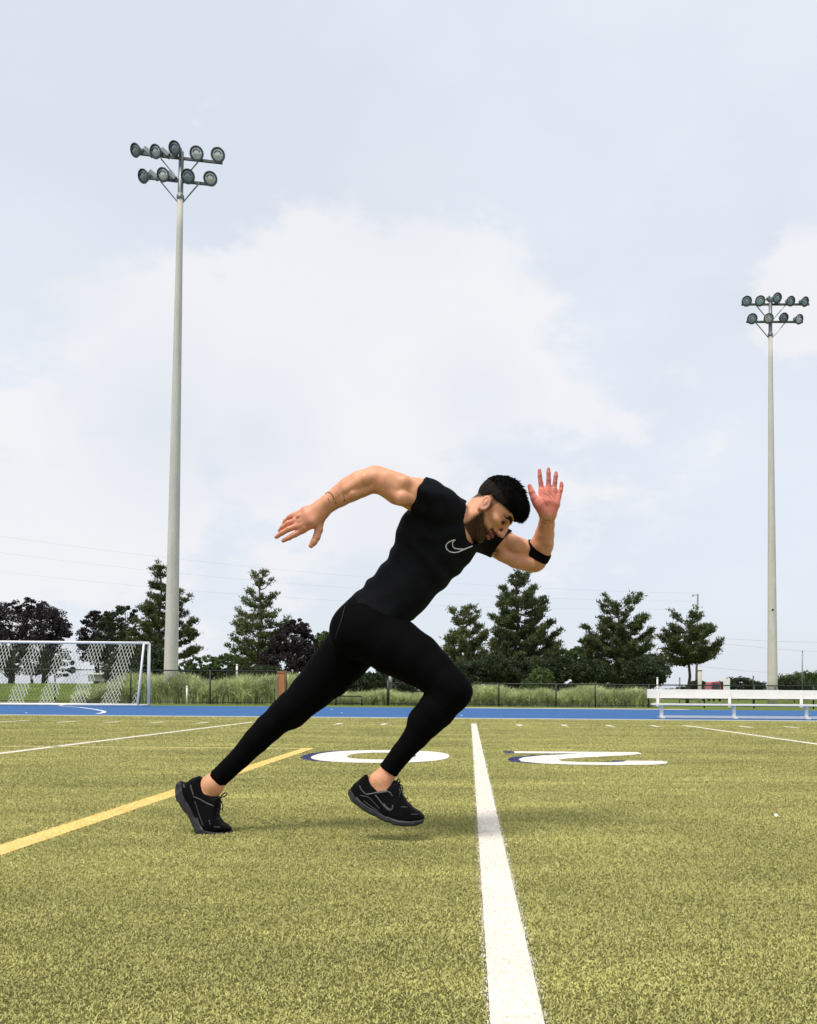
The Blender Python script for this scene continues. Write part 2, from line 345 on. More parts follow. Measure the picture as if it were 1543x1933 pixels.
def pine(px, top, xl, xr, Y, label, low=1300, seed=1, dens=1.0, prof=None, m='pine', gapy=0.0, trunk=True):
    R = np.random.default_rng(seed); s = Y / F
    x = P(px, 1300, Y)[0]; zt = P(px, top, Y)[2]; zl = P(px, low, Y)[2]; g = gz(x, Y)
    root = empty('pine_tree', (x, Y, g), label, 'tree', 'pine trees beyond the fence')
    mb = MB(); H = zt - g; tr = .018 * H + .04
    wob = [np.array([x + .12 * math.sin(k * 1.3 + seed), Y, g + H * k / 9]) for k in range(10)]
    mb.tube(wob, [tr * (1 - .085 * k) for k in range(10)], 9)
    WL, WR = (px - xl) * s, (xr - px) * s
    prof = prof or (lambda t: min(1, .12 + 1.15 * t) if t < .8 else 1.0 - (t - .8) * .8)   # t 0 at top -> 1 at low
    Cs, Ds = [], []
    nw = max(6, int((zt - zl) / (.74 if dens < 1.3 else .60))); 
    for k in range(nw):
        t = (k + .3) / nw; z = zt - (zt - zl) * t
        nb = int((5 + 5 * t) * (1 if t > .15 else .7))
        ph = R.uniform(0, 6.28)
        for j in range(nb):
            az = ph + 6.283 * j / nb + R.uniform(-.35, .35); ca = math.cos(az)
            w = WR if ca > 0 else WL
            ln = prof(t) * w * R.uniform(.72, 1.12) * (1 if R.random() > .12 else .5)
            dirn = np.array([ca, math.sin(az), 0.0]); up = R.uniform(-.05, .3) + (.55 if t < .15 else 0) - .12 * t
            b0 = np.array([x, Y, z + R.uniform(-.12, .12)])
            seg = [b0 + dirn * ln * q + np.array([0, 0, ln * (up * q - .16 * math.sin(q * 3.14) + .22 * q * q)]) for q in (0, .35, .7, 1)]
            mb.tube(seg, [.05 + .01 * ln, .04, .028, .012], 5, False)
            # tufts on the outer part, with side twigs
            nt = max(3, int(ln * 5.5 * dens))
            for q in range(nt):
                f = R.uniform(.28, 1.0) ** .8; i0 = min(2, int(f * 3)); ff = f * 3 - i0; c = seg[i0] * (1 - ff) + seg[i0 + 1] * ff if i0 < 3 else seg[3]
                side = np.array([-dirn[1], dirn[0], 0]) * R.normal() * .28 * (1.15 - f) * ln ** .5
                c = c + side + np.array([0, 0, R.uniform(-.03, .16)])
                Cs.append(c); Ds.append(dirn * .5 * R.uniform(.2, 1) + side * .5 + np.array([0, 0, .75]))
    for q in range(4): Cs.append(np.array([x, Y, zt - .2 - q * .12])); Ds.append(np.array([0, 0, 1.0]))
    mb.build('trunk', M['bark'], root, True)
    Cs = np.array(Cs); Ds = np.array(Ds); per = 26
    C = np.repeat(Cs, per, 0) + R.normal(0, 1, (len(Cs) * per, 3)) * np.array([.16, .16, .07]); D = np.repeat(Ds, per, 0) + R.normal(0, .55, (len(Cs) * per, 3)); D /= np.linalg.norm(D, axis=1)[:, None]
    n = len(C); V, Fc = tri_cards(C, D, R.uniform(.17, .36, n), R.uniform(.034, .062, n), R)
    link('crown', npmesh('crown', V, Fc, 3), M[m], root)
    return root
def broad(name, px, Y, label, blobs, m, cat='tree', group=None, seed=1, n=9000, size=.11, trunkpx=None, clump=.6):
    """blobs: (px,py,rx_px,ry_px)"""
    R = np.random.default_rng(seed); s = Y / F
    x = P(px, 1300, Y)[0]; g = gz(x, Y); root = empty(name, (x, Y, g), label, cat, group)
    mb = MB(); cen = [P(b[0], b[1], Y) for b in blobs]; zc = np.mean([c[2] for c in cen])
    if trunkpx != 0:
        fork = np.array([x, Y, g + (zc - g) * .45]); mb.tube([(x, Y, g), fork], [.05 * (zc - g) + .05, .035 * (zc - g) + .04], 9)
        for c, b in zip(cen, blobs):
            for q in range(3):
                e = c + R.normal(0, .35, 3) * np.array([b[2] * s, b[2] * s, b[3] * s]); mid = fork * .5 + e * .5 + np.array([0, 0, .1])
                mb.tube([fork, mid, e], [.03 * (zc - g) + .02, .04, .015], 5, False)
    else: mb.tube([(x, Y, g), (x, Y, g + (zc - g) * .8)], .05, 6)
    mb.build('trunk' if cat == 'tree' else 'stem', M['bark'], root, True)
    vol = np.array([b[2] * b[3] for b in blobs], float); vol /= vol.sum(); C = []
    for c, b, v in zip(cen, blobs, vol):
        rx, rz = b[2] * s, b[3] * s; ry = min(rx, 1.3 * rz + .5)
        ncl = max(5, int(v * n / 60) + 1)
        u = R.normal(size=(ncl, 3)); u /= np.linalg.norm(u, axis=1)[:, None]; u *= (R.uniform(.35, 1.0, ncl) ** .5 * R.uniform(.85, 1.12, ncl))[:, None]
        cc = c + u * np.array([rx, ry, rz]); cr_ = clump * R.uniform(.5, 1.1, ncl) * min(1, max(.5, rz / 2.0))
        k = 60; q = R.normal(size=(ncl * k, 3)); q /= np.linalg.norm(q, axis=1)[:, None]; q *= (R.uniform(.2, 1, ncl * k) ** .45 * np.repeat(cr_, k))[:, None]; q[:, 2] *= .75
        C.append(np.repeat(cc, k, 0) + q)
    C = np.concatenate(C); C = C[C[:, 2] > g + .02]; V, Fc = quad_cards(C, R.uniform(.6, 1.3, len(C)) * size, R)
    link('crown' if cat == 'tree' else 'foliage', npmesh('crown', V, Fc, 4), M[m], root)
    return root
TG = 'broadleaf trees beyond the fence'
broad('purple_tree', 22, 82, 'dark purple leaved tree at the left edge above the goal', [(10, 1180, 60, 42), (25, 1160, 35, 26), (-30, 1180, 40, 45), (20, 1230, 60, 40)], 'purple', group=TG, seed=3, n=16000)
broad('purple_tree', 85, 80, 'dark purple leaved tree just right of the one at the left edge', [(84, 1180, 45, 40), (70, 1150, 26, 22), (112, 1190, 22, 24), (80, 1225, 45, 30)], 'purple', group=TG, seed=4, n=14000)
broad('dark_tree', 60, 76, 'dark green low tree behind the goal below the purple trees', [(60, 1250, 75, 30), (-20, 1245, 50, 34), (110, 1262, 30, 18)], 'leaf_dark', group=TG, seed=5, n=10000)
broad('purple_tree', 183, 84, 'small dark purple tree between the goal top and the tall conifer', [(183, 1190, 33, 28), (178, 1170, 22, 16), (185, 1225, 34, 30)], 'purple', group=TG, seed=6, n=9000)
broad('dark_tree', 235, 78, 'dark bushy evergreen left of the tall conifer', [(225, 1180, 38, 30), (240, 1155, 22, 14), (215, 1225, 50, 35), (250, 1250, 40, 35)], 'leaf_dark', group=TG, seed=7, n=15000)
pine(301, 1072, 236, 386, 72, 'tall open conifer rising behind the left floodlight pole', low=1245, seed=11, dens=1.15, prof=lambda t: .14 + 1.0 * t * (1 + .25 * math.sin(t * 19)))
pine(491, 1090, 418, 560, 70, 'sparse open pine with a clear trunk left of the back leg', low=1262, seed=13, dens=.75, m='pine_light', prof=lambda t: min(1, .22 + .95 * t) * (1 - .45 * max(0, t - .72) / .28))
broad('purple_tree', 560, 68, 'dense dark purple tree touching the sparse pine', [(556, 1208, 45, 30), (560, 1185, 30, 18), (545, 1245, 52, 32), (590, 1240, 30, 30)], 'purple', group=TG, seed=8, n=15000)
broad('green_tree', 613, 90, 'pale green tree peeping out behind the back of the runner', [(618, 1215, 24, 22), (640, 1225, 26, 24)], 'leaf', group=TG, seed=9, n=12000)
broad('green_tree', 395, 95, 'low light green trees right of the left floodlight pole', [(385, 1256, 32, 18), (430, 1254, 34, 20), (350, 1266, 24, 16), (468, 1258, 26, 20), (400, 1274, 60, 14)], 'leaf', group=TG, seed=10, n=26000)
pine(872, 1166, 834, 932, 70, 'small light pine left of the largest pine', low=1296, seed=17, dens=1.5, m='pine_light', prof=lambda t: min(1, .55 + .8 * t))
pine(975, 1093, 905, 1078, 68, 'largest and tallest pine right of the runner', low=1298, seed=19, dens=1.6, prof=lambda t: min(1, .28 + .85 * t))
pine(1166, 1150, 1092, 1252, 70, 'wide dark pine between the largest pine and the round one', low=1290, seed=23, dens=1.6, prof=lambda t: min(1, .45 + .8 * t))
pine(1300, 1172, 1243, 1356, 72, 'round headed pine right of the wide dark pine', low=1258, seed=29, dens=1.5, prof=lambda t: min(1, .5 + 1.1 * t))
broad('green_tree', 1092, 80, 'light green tree in the gap between two dark pines', [(1092, 1240, 24, 22), (1112, 1262, 26, 22)], 'leaf', group=TG, seed=31, n=11000)
BG = 'bushes beyond the fence'
for i, (px, Y, bl, mm, lab) in enumerate((
    (900, 64, [(880, 1272, 42, 26), (930, 1264, 40, 28)], 'leaf_dark', 'dark bush below the small light pine'),
    (1010, 64, [(1000, 1268, 52, 26), (1055, 1262, 30, 26)], 'leaf_dark', 'dark bush at the foot of the largest pine'),
    (1130, 64, [(1115, 1270, 36, 22)], 'leaf_dark', 'dark bush between the largest and the wide pine'),
    (1215, 64, [(1220, 1268, 44, 28)], 'leaf_dark', 'dark bush at the foot of the wide dark pine'),
    (700, 60, [(680, 1292, 45, 26), (740, 1288, 50, 26)], 'leaf_dark', 'dark bushes seen under the front thigh'),
    (1025, 47, [(1022, 1288, 18, 22), (1008, 1305, 22, 20)], 'leaf', 'bright green shrub poking above the fence'),
    (1395, 120, [(1395, 1292, 34, 13), (1365, 1296, 22, 10), (1425, 1296, 20, 10)], 'leaf_dark', 'far dark green bushes right of the red car'),
    (1512, 110, [(1515, 1284, 34, 16), (1545, 1290, 30, 22), (1485, 1288, 20, 14)], 'leaf', 'far green bushes at the right edge'),
    (1500, 90, [(1490, 1292, 22, 12), (1528, 1298, 30, 8)], 'leaf_dark', 'dark low hedge at the right edge'),
    (1318, 125, [(1318, 1296, 18, 10)], 'leaf_dark', 'small dark bush left of the red car'),
    (300, 60, [(290, 1262, 26, 44), (240, 1270, 40, 30)], 'leaf_dark', 'dark bush behind the right end of the goal'),
    (500, 58, [(505, 1275, 35, 14), (455, 1272, 22, 10)], 'leaf_dark', 'dark bush behind the reeds beside the orange pillar'))):
    broad('bush', px, Y, lab, bl, mm, cat='bush', group=BG, seed=50 + i, n=24000, size=.085, trunkpx=0, clump=.8)
# far tree belt that reads as one mass
def belt():
    R = np.random.default_rng(99); C = []
    for k in range(420):
        x = R.uniform(-220, 260); Y = R.uniform(180, 230); h = 2.6 + 1.4 * math.sin(x * .07) + R.uniform(-1, 1.2)
        q = R.normal(size=(260, 3)); q /= np.linalg.norm(q, axis=1)[:, None]; q *= R.uniform(.3, 1, 260)[:, None] ** .5 * np.array([2.4, 2, h * .45])
        C.append(np.array([x, Y, h * .45]) + q)
    C = np.concatenate(C); V, Fc = quad_cards(C, R.uniform(.4, .8, len(C)), R)
    o = link('far_wood', npmesh('far_wood', V, Fc, 4), M['leaf_dark']); tag(o, 'low far wood along the horizon', 'wood', kind='stuff')
belt()
# reeds: tall grass behind the fence
def reeds():
    R = np.random.default_rng(5); xs = []; 
    for (p0, p1, y0, y1, toppx, n) in ((150, 560, 44.5, 48, 1272, 26000), (558, 850, 44.5, 47, 1306, 12000), (850, 1232, 44.5, 47.5, 1293, 22000)):
        px = R.uniform(p0, p1, n); Y = R.uniform(y0, y1, n); h0 = np.array([P(900, toppx, 45)[2]])[0]
        x = (px - 887) * Y / F
        env = .80 + .22 * np.sin(x * 1.7) * np.sin(x * .63 + 1) + .08 * np.sin(x * 5.1)
        if p0 == 150: env = env * np.clip((px - 130) / 90, .35, 1)
        h = h0 * env * R.uniform(.55, 1.12, n); xs.append((x, Y, h))
    x = np.concatenate([q[0] for q in xs]); Y = np.concatenate([q[1] for q in xs]); h = np.concatenate([q[2] for q in xs]); n = len(x)
    b = np.stack([x, Y, np.full(n, -.02)], 1); l = R.normal(0, .16, (n, 2)); a = R.uniform(0, np.pi, n); w = R.uniform(.010, .022, n)
    sx = np.stack([np.cos(a), np.sin(a), np.zeros(n)], 1) * w[:, None]
    m = b + np.stack([l[:, 0] * .4, l[:, 1] * .4, h * .62], 1); t = b + np.stack([l[:, 0] * 1.6, l[:, 1] * 1.6, h * .98], 1)
    V = np.stack([b - sx, b + sx, m + sx, m - sx, t], 1).reshape(-1, 3); q = np.arange(n)[:, None] * 5
    Fc = np.concatenate([q + [0, 1, 2], q + [0, 2, 3], q + [3, 2, 4]], 1).reshape(-1, 3)
    # drooping leaves
    k = 3 * n; idx = R.integers(0, n, k); f = R.uniform(.25, .9, k)[:, None]; c = b[idx] * (1 - f) + t[idx] * f; th = R.uniform(0, 6.28, k)
    d = np.stack([np.cos(th) * .6, np.sin(th) * .6, R.uniform(.2, .9, k)], 1); d /= np.linalg.norm(d, axis=1)[:, None]
    V2, F2 = tri_cards(c, d, R.uniform(.2, .45, k), R.uniform(.010, .02, k), R)
    o = link('reeds', npmesh('reeds', np.concatenate([V, V2]), np.concatenate([Fc, F2 + len(V)]), 3), M['reed']); tag(o, 'tall pale green reeds growing behind the fence', 'reeds', kind='stuff')
reeds()

# ------------------------------------------------------------------ floodlight poles
LAMPG = [mat('lamp_glass_%d' % i, c, .18, .35, noise=[(9, .25, (1, 1, 1))]) for i, c in enumerate(((.26, .30, .31), (.50, .56, .56), (.64, .64, .58), (.36, .43, .44), (.72, .73, .70)))]
M['reflector'] = mat('lamp_reflector', (.50, .52, .51), .3, .6)
def flood_pole(base, Yd, basepx, toppx, rb, rt, label, upper, lower, ubar, lbar, mastpx, yaw, aim, gi):
    b = P(*basepx, Yd); b[2] = -0.012; t = P(*toppx, Yd); m = P(*mastpx, Yd)
    root = empty('floodlight_pole', b, label, 'floodlight', 'floodlight poles beside the running track')
    sh = MB(); n = 14
    sh.tube([b + (t - b) * k / n for k in range(n + 1)], [rb + (rt - rb) * k / n for k in range(n + 1)], 20)
    sh.build('pole', M['pole'], root, True)
    for f_ in (.045, .36, .68):
        c_ = b + (t - b) * f_; r_c = rb + (rt - rb) * f_; jb = MB(); jb.lathe(c_, t - b, [(-.03, r_c), (-.03, r_c * 1.03), (.03, r_c * 1.03), (.03, r_c)], 20); jb.build('joint_band', M['pole'], root, True)
    hb_ = MB(); hb_.box(b + np.array([.05, -rb * .97, 1.1]), (.16, .05, .45)); hb_.build('access_plate', M['galv'], root, bevel=.01)
    ms = MB(); ms.tube([t - np.array([0, 0, .25]), t, m], [rt * 1.12, rt * 1.0, rt * .9], 12); ms.lathe(t, (0, 0, 1), [(-.3, rt * 1.2), (-.28, rt * 1.35), (-.1, rt * 1.35), (-.08, rt * 1.1)], 14)
    ms.build('mast_head', M['galv'], root, True)
    hole = P(basepx[0] + 1, basepx[1] - 180, Yd - rb) if gi else None
    for bar in (ubar, lbar):
        a, c = P(*bar[0], Yd), P(*bar[1], Yd); dy = (c - a)[0] * math.sin(yaw)
        a[1] -= dy / 2 * -1 * -1; c[1] += dy / 2
        mb = MB(); ax = (c - a) / np.linalg.norm(c - a); mb.box((a + c) / 2, (np.linalg.norm(c - a) + .25, .10, .13), (ax, np.cross((0, 0, 1), ax), (0, 0, 1)))
        mb.build('crossarm', M['dark_galv'], root)
        mid = t * 1.0; cx = t[0] + (m - t)[0] * .5
        zc = (a[2] + c[2]) / 2
        for s in (-1, 1):
            br = MB(); br.tube([np.array([t[0] + s * rt * .8, Yd, zc - 1.15]), np.array([t[0] + s * 1.05, Yd, zc - .04])], .035, 6); br.build('brace', M['galv'], root)
    for (px, py, r, tw) in upper + lower:
        bar = ubar if (px, py, r, tw) in upper else lbar
        q = P(px, py, Yd - .45); rr = r * Yd / F * .94
        d = np.array([math.sin(tw), -math.cos(tw), -.42]); d /= np.linalg.norm(d)
        hb = MB(); hb.lathe(q, d, [(-.52, .09), (-.50, .13), (-.34, .15), (-.30, rr * .45), (-.16, rr * .82), (-.02, rr), (.0, rr), (-.02, rr * .93), (-.15, rr * .74), (-.26, rr * .42), (-.28, .02)], 22)
        ho = hb.build('floodlight', M['galv'], root, True)
        rg = MB(); N_ = 22; u_ = np.cross(d, (0, 0, 1)); u_ /= np.linalg.norm(u_); w_ = np.cross(u_, d)
        rg.tube([q + d * .01 + rr * (u_ * math.cos(x) + w_ * math.sin(x)) for x in np.linspace(0, 2 * math.pi, N_ + 1)], .035, 6, False); rg.build('rim', M['dark_galv'], ho, True)
        lz = MB(); lz.lathe(q, d, [(-.05, rr * .9), (-.01, rr * .86), (.035, rr * .55), (.05, .01)], 22); lz.build('lens', LAMPG[RNG.integers(0, 5)], ho, True)
        # lamp bulb hood seen through the glass
        hd = MB(); hd.tube([q + d * .045 + rr * .55 * (u_ * math.cos(x) + w_ * math.sin(x)) for x in np.linspace(.25, math.pi - .25, 9)], .03, 5); hd.build('glare_hood', M['dark_galv'], ho, True)
        yk = MB(); bx = P(px, (bar[0][1] + (bar[1][1] - bar[0][1]) * (px - bar[0][0]) / (bar[1][0] - bar[0][0])), Yd)
        for s in (-1, 1): yk.tube([bx, bx + u_ * s * .2 + np.array([0, 0, .1]), q - d * .2 + u_ * s * rr * .55], .03, 6)
        yk.build('bracket', M['dark_galv'], ho)
    bx_ = []
    for (px, py) in ([(281, 287), (313, 289)] if not gi else [(1454, 566)]) + ([(291, 331), (325, 333)] if not gi else []):
        bb = MB(); c = P(px, py, Yd); bb.box(c, (.55, .30, .25), (np.array([.77, 0, -.64]), np.array([0, 1, 0]), np.array([.64, 0, .77])))
        bb.build('ballast_box', M['galv'], root, bevel=.03)
    return root
Lp = flood_pole(None, 45, (322, 1328), (341, 366), .375, .145, 'tall grey floodlight pole between the goal and the sparse pine',
    [(255.9, 283.5, 12, -.5), (294, 286, 12.3, -.35), (330, 279.5, 12.5, -.3), (371.5, 289.7, 12.8, .05), (411.7, 292.4, 12.8, .15)],
    [(270.8, 332.5, 12.3, -.45), (308, 329.8, 12.3, -.2), (355, 333, 12.8, .05), (397.4, 337.3, 12.6, .15)],
    ((262, 293.6), (414, 303.2)), ((276, 338.3), (398, 345.4)), (343, 287), .08, 0, 0)
Rp = flood_pole(None, 60, (1459, 1331), (1454.6, 627), .36, .135, 'tall grey floodlight pole behind the white bench',
    [(1410, 568.5, 9.3, -.1), (1435.4, 568, 9.5, 0), (1467.5, 562.3, 9.3, .25), (1493, 568.5, 9.2, .3), (1519.9, 569.5, 9, .45)],
    [(1420.3, 601.7, 9.5, -.1), (1451.4, 601.2, 9.3, 0), (1480, 600, 9.2, .2), (1509, 602.7, 9, .4)],
    ((1404, 574), (1524, 575.5)), ((1413, 607), (1512, 608.5)), (1454.6, 565), -.03, 0, 1)
hc = P(1459, 1151, 60 - .3); hb = MB(); hb.lathe(hc + np.array([0, .06, 0]), (0, -1, 0), [(0, .07), (.08, .07), (.09, .01)], 12); hb.build('cable_opening', M['rubber'], Rp)

# ------------------------------------------------------------------ soccer goal
def goal():
    Yf, Yb = 35.5, 34.3; H = 2.44; xr = P(281, 1320, Yf)[0]; W = 7.32; xl = xr - W
    root = empty('soccer_goal', (xr - W / 2, Yf, 0), 'white framed soccer goal with a striped white net', 'soccer goal')
    zt = P(281, 1214, Yf)[2]
    for nm, pts, r in (('goalpost', [(xr, Yf, 0), (xr, Yf, zt)], .06), ('goalpost', [(xl, Yf, 0), (xl, Yf, zt)], .06), ('crossbar', [(xl, Yf, zt), (xr, Yf, zt)], .06)):
        mb = MB(); mb.tube(pts, r, 14); mb.build(nm, M['white_paint'], root, True)
    for x in (xl, xr):
        mb = MB(); mb.tube([(x, Yf - .02, zt - .03), (x - .12, Yf - .25, zt - .05), (x + .0, Yb, .05)], .045, 10); mb.build('rear_stay', M['white_paint'], root, True)
        mb = MB(); mb.tube([(x, Yf, .05), (x, Yb, .05)], .04, 10); mb.build('side_base', M['white_paint'], root, True)
    mb = MB(); mb.tube([(xl, Yb, .06), (xr, Yb, .06)], .055, 12); mb.build('ground_bar', M['white_paint'], root, True)
    for x in (xr + .02, xr - .05): pass
    # net: diamond cords between the crossbar and the rear ground bar; broad white stripes alternate with thin dark ones
    A = np.array([0, Yf - .03, zt - .06]); B = np.array([0, Yb + .02, .10]); sl = B - A; Ln = np.linalg.norm(sl)
    cell = .14
    def strip(white):
        V = []; Fc = []; r = .011 if white else .006
        nu = int(W / cell); nv = int(Ln / cell)
        def isw(u, v):       # slanted stripe bands
            q = ((u + v * .10) / 1.27 + .2) % 1.0
            return q < .52
        for i in range(nu + 1):
            for j in range(nv):
                for s in (-1, 1):
                    u0 = (i + (.5 if j % 2 else 0)) * cell; u1 = u0 + s * cell / 2
                    v0 = j * Ln / nv; v1 = (j + 1) * Ln / nv
                    if not (0 <= u1 <= W and u0 <= W): continue
                    if isw(u0, v0) != white: continue
                    sag = lambda v: -.10 * math.sin(math.pi * v / Ln)
                    a = A + sl * v0 / Ln + np.array([xl + u0, sag(v0) * .6, sag(v0)]); b = A + sl * v1 / Ln + np.array([xl + u1, sag(v1) * .6, sag(v1)])
                    d = b - a; p1 = np.cross(d, (0, 1, 0)); p1 = p1 / np.linalg.norm(p1) * r; p2 = np.array([0, r, 0])
                    k = len(V); V += [a + p1, a - p1 * .5 + p2, a - p1 * .5 - p2, b + p1, b - p1 * .5 + p2, b - p1 * .5 - p2]
                    Fc += [(k, k + 1, k + 4, k + 3), (k + 1, k + 2, k + 5, k + 4), (k + 2, k, k + 3, k + 5)]
        return np.array(V), np.array(Fc)
    for w, mm in ((True, 'net_white'), (False, 'net_dark')):
        v, f = strip(w); link('net', npmesh('net', v, f, 4), M[mm], root)
goal()

# ------------------------------------------------------------------ bench
def bench():
    Y = 22.0; x0 = P(1226, 1310, Y)[0]; Ln = 7.3
    root = empty('bench', (x0 + Ln / 2, Y, 0), 'long white team bench with a plank back at the edge of the blue track', 'bench')
    k = F / Y; zb = lambda py: P(1240, py, Y)[2]
    mb = MB(); mb.box((x0 + Ln / 2, Y + .26, (zb(1301) + zb(1318)) / 2), (Ln, .045, zb(1301) - zb(1318))); mb.build('backrest', M['white_paint'], root, bevel=.006)
    mb = MB(); mb.box((x0 + .07 + Ln / 2, Y - .0, zb(1329.5)), (Ln, .30, .05)); mb.build('seat', M['white_paint'], root, bevel=.006)
    for i in range(4):
        x = P(1249, 1340, Y)[0] + i * 1.88
        mb = MB(); mb.box((x, Y, zb(1331) / 2), (.085, .07, zb(1331))); 
        mb.build('leg', M['white_paint'], root, bevel=.005)
        mb = MB(); mb.box((x - .05, Y + .215, zb(1318)), (.07, .04, zb(1302) - zb(1334))); mb.build('back_support', M['white_paint'], root, bevel=.004)
        mb = MB(); mb.box((x, Y + .02, .03), (.10, .42, .05)); mb.build('foot', M['white_paint'], root, bevel=.004)
        mb = MB(); mb.box((x, Y + .08, zb(1331) - .03), (.05, .30, .05)); mb.build('seat_bracket', M['white_paint'], root)
        if i < 3:
            mb = MB(); mb.box((x + .94, Y + .0, zb(1352.6)), (1.88 - .10, .04, .065)); mb.build('brace_rail', M['white_paint'], root, bevel=.004)
bench()

# ------------------------------------------------------------------ fences
def fence(name, xs, Y, h, label, wire=True, r=.03):
    root = empty(name, ((xs[0] + xs[-1]) / 2, Y, 0), label, 'fence', 'black chain link fences')
    for x in xs:
        mb = MB(); mb.tube([(x, Y, -.02), (x, Y, h)], r * 1.35, 8); mb.build('post', M['black_steel'], root, True)
    mb = MB(); mb.tube([(xs[0], Y, h - .03), (xs[-1], Y, h - .03)], r, 8); mb.build('top_rail', M['black_steel'], root, True)
    mb = MB(); mb.tube([(xs[0], Y, .10), (xs[-1], Y, .10)], r * .8, 6); mb.build('bottom_rail', M['black_steel'], root, True)
    V = []; Fc = []; c = .10; rr = .003; x = xs[0]
    n = int((xs[-1] - xs[0]) / c)
    for i in range(n):
        for s in (1, -1):
            xa = xs[0] + i * c
            for j in range(int((h - .15) / 1.0) + 1):
                za = .1 + j; zb_ = min(.1 + j + 1, h - .05)
                if zb_ <= za: continue
                dx = (zb_ - za) * s * .8
                xb0 = xa + (j * s * .8)
                k = len(V); V += [(xb0 - rr, Y, za), (xb0 + rr, Y, za), (xb0 + dx + rr, Y, zb_), (xb0 + dx - rr, Y, zb_), (xb0, Y + rr, za), (xb0 + dx, Y + rr, zb_)]
                Fc += [(k, k + 1, k + 2, k + 3), (k + 1, k + 4, k + 5, k + 2), (k + 4, k, k + 3, k + 5)]
    link('chain_link_mesh', npmesh('mesh', np.array(V), np.array(Fc), 4), M['black_steel'], root)
fx = lambda px, Y: (px - 887) * Y / F
Yf = 43.5
fence('chain_link_fence', [fx(p, Yf) for p in (-365, -215, -55, 104, 247, 397, 540)], Yf, P(400, 1265, Yf)[2], 'tall black chain link fence running behind the soccer goal and left pole')
fence('chain_link_fence', [fx(p, Yf) for p in (558, 634, 683)], Yf + .1, P(650, 1313, Yf)[2], 'low black chain link fence seen between the legs of the runner')
fence('chain_link_fence', [fx(p, Yf) for p in (733, 807, 942, 1050, 1124, 1225, 1330, 1424, 1536, 1640)], Yf, P(1000, 1290, Yf)[2] , 'long black chain link fence in front of the reeds behind the right knee')
mb = MB(); x_ = fx(733, Yf); mb.tube([(x_, Yf, 0), (x_, Yf, P(733, 1283, Yf)[2])], .075, 10); o = mb.build('gate_post', M['black_steel'], None, True); tag(o, 'thick black gate post seen between the runner legs', 'post')
# orange gate post, pipes
def pipe(name, px, top, bot, Y, r, m, label, cat):
    root = empty(name, (P(px, bot, Y)[0], Y, 0), label, cat)
    zt, x = P(px, top, Y)[2], P(px, bot, Y)[0]; z0 = max(-.01, P(px, bot, Y)[2])
    mb = MB(); mb.tube([(x, Y, z0 if z0 > .3 else -.01), (x, Y, zt)], r, 10); mb.build('shaft', m, root, True)
    mb = MB(); mb.lathe((x, Y, zt), (0, 0, 1), [(-.03, r * 1.25), (.02, r * 1.25), (.04, r * .5)], 10); mb.build('cap', m, root, True)
    return root
r_ = empty('gate_pillar', (fx(531, 42.8), 42.8, 0), 'orange brown wooden pillar at the end of the tall fence', 'pillar')
zt = P(531, 1270, 42.8)[2]
mb = MB(); mb.box((fx(532, 42.8), 42.8, zt / 2), (.33, .30, zt)); mb.build('pillar', M['orange'], r_, bevel=.02)
mb = MB(); mb.box((fx(532, 42.8), 42.8, zt + .03), (.40, .37, .06)); mb.build('cap', M['orange'], r_, bevel=.01)
mb = MB(); mb.box((fx(525, 42.8), 42.62, zt * .45), (.05, .05, zt * .85)); mb.build('edge_strip', M['wood_pole'], r_)
pipe('marker_post', 447.5, 1255, 1284, 52, .06, M['white_paint'], 'white marker post above the reeds left of the orange pillar', 'post')
pipe('short_pipe', 353, 1296, 1330, 41.5, .045, M['white_paint'], 'short white pipe standing just right of the left floodlight pole', 'pipe')
pipe('grey_post', 737, 1274, 1300, 46, .10, M['galv'], 'thick pale grey post behind the black gate post', 'post')
pipe('marker_post', 1241, 1280, 1330, 50, .05, M['white_paint'], 'thin white post just above the left end of the bench', 'post')
pipe('thin_mast', 1514.5, 1229, 1320, 75, .05, M['galv'], 'thin grey mast right of the right floodlight pole', 'mast')
pipe('wooden_post', 1283, 1280, 1330, 55, .05, M['wood_pole'], 'thin wooden post under the round pine right of centre', 'post')
pipe('lamp_post', 1422, 1277, 1330, 62, .04, M['black_steel'], 'small black post in front of the far bushes right of the red car', 'post')
pipe('concrete_post', 1321, 1265, 1330, 66, .16, M['pole'], 'thick pale post between the round pine and the red car', 'post')
# utility pole with three arms
Yu = 190
ur = empty('utility_pole', (P(1317, 1200, Yu)[0], Yu, 0), 'distant utility pole with three short arms above the round pine', 'utility pole')
a, b = P(1314.5, 1315, Yu), P(1317.6, 1121, Yu); mb = MB(); mb.tube([a, b], [.28, .19], 10); mb.build('pole', M['wood_pole'], ur, True)
for py in (1123.5, 1141.5, 1159.5):
    c = P(1317.5, py, Yu); mb = MB(); mb.tube([c, c + np.array([-.75, 0, -.02]), c + np.array([-1.1, 0, .12])], .07, 6); mb.build('arm', M['wood_pole'], ur)
    mb = MB(); mb.lathe(c + np.array([-1.1, 0, .1]), (0, 0, -1), [(0, .10), (.1, .14), (.25, .10), (.4, .14), (.5, .05)], 8); mb.build('insulator', M['galv'], ur, True)
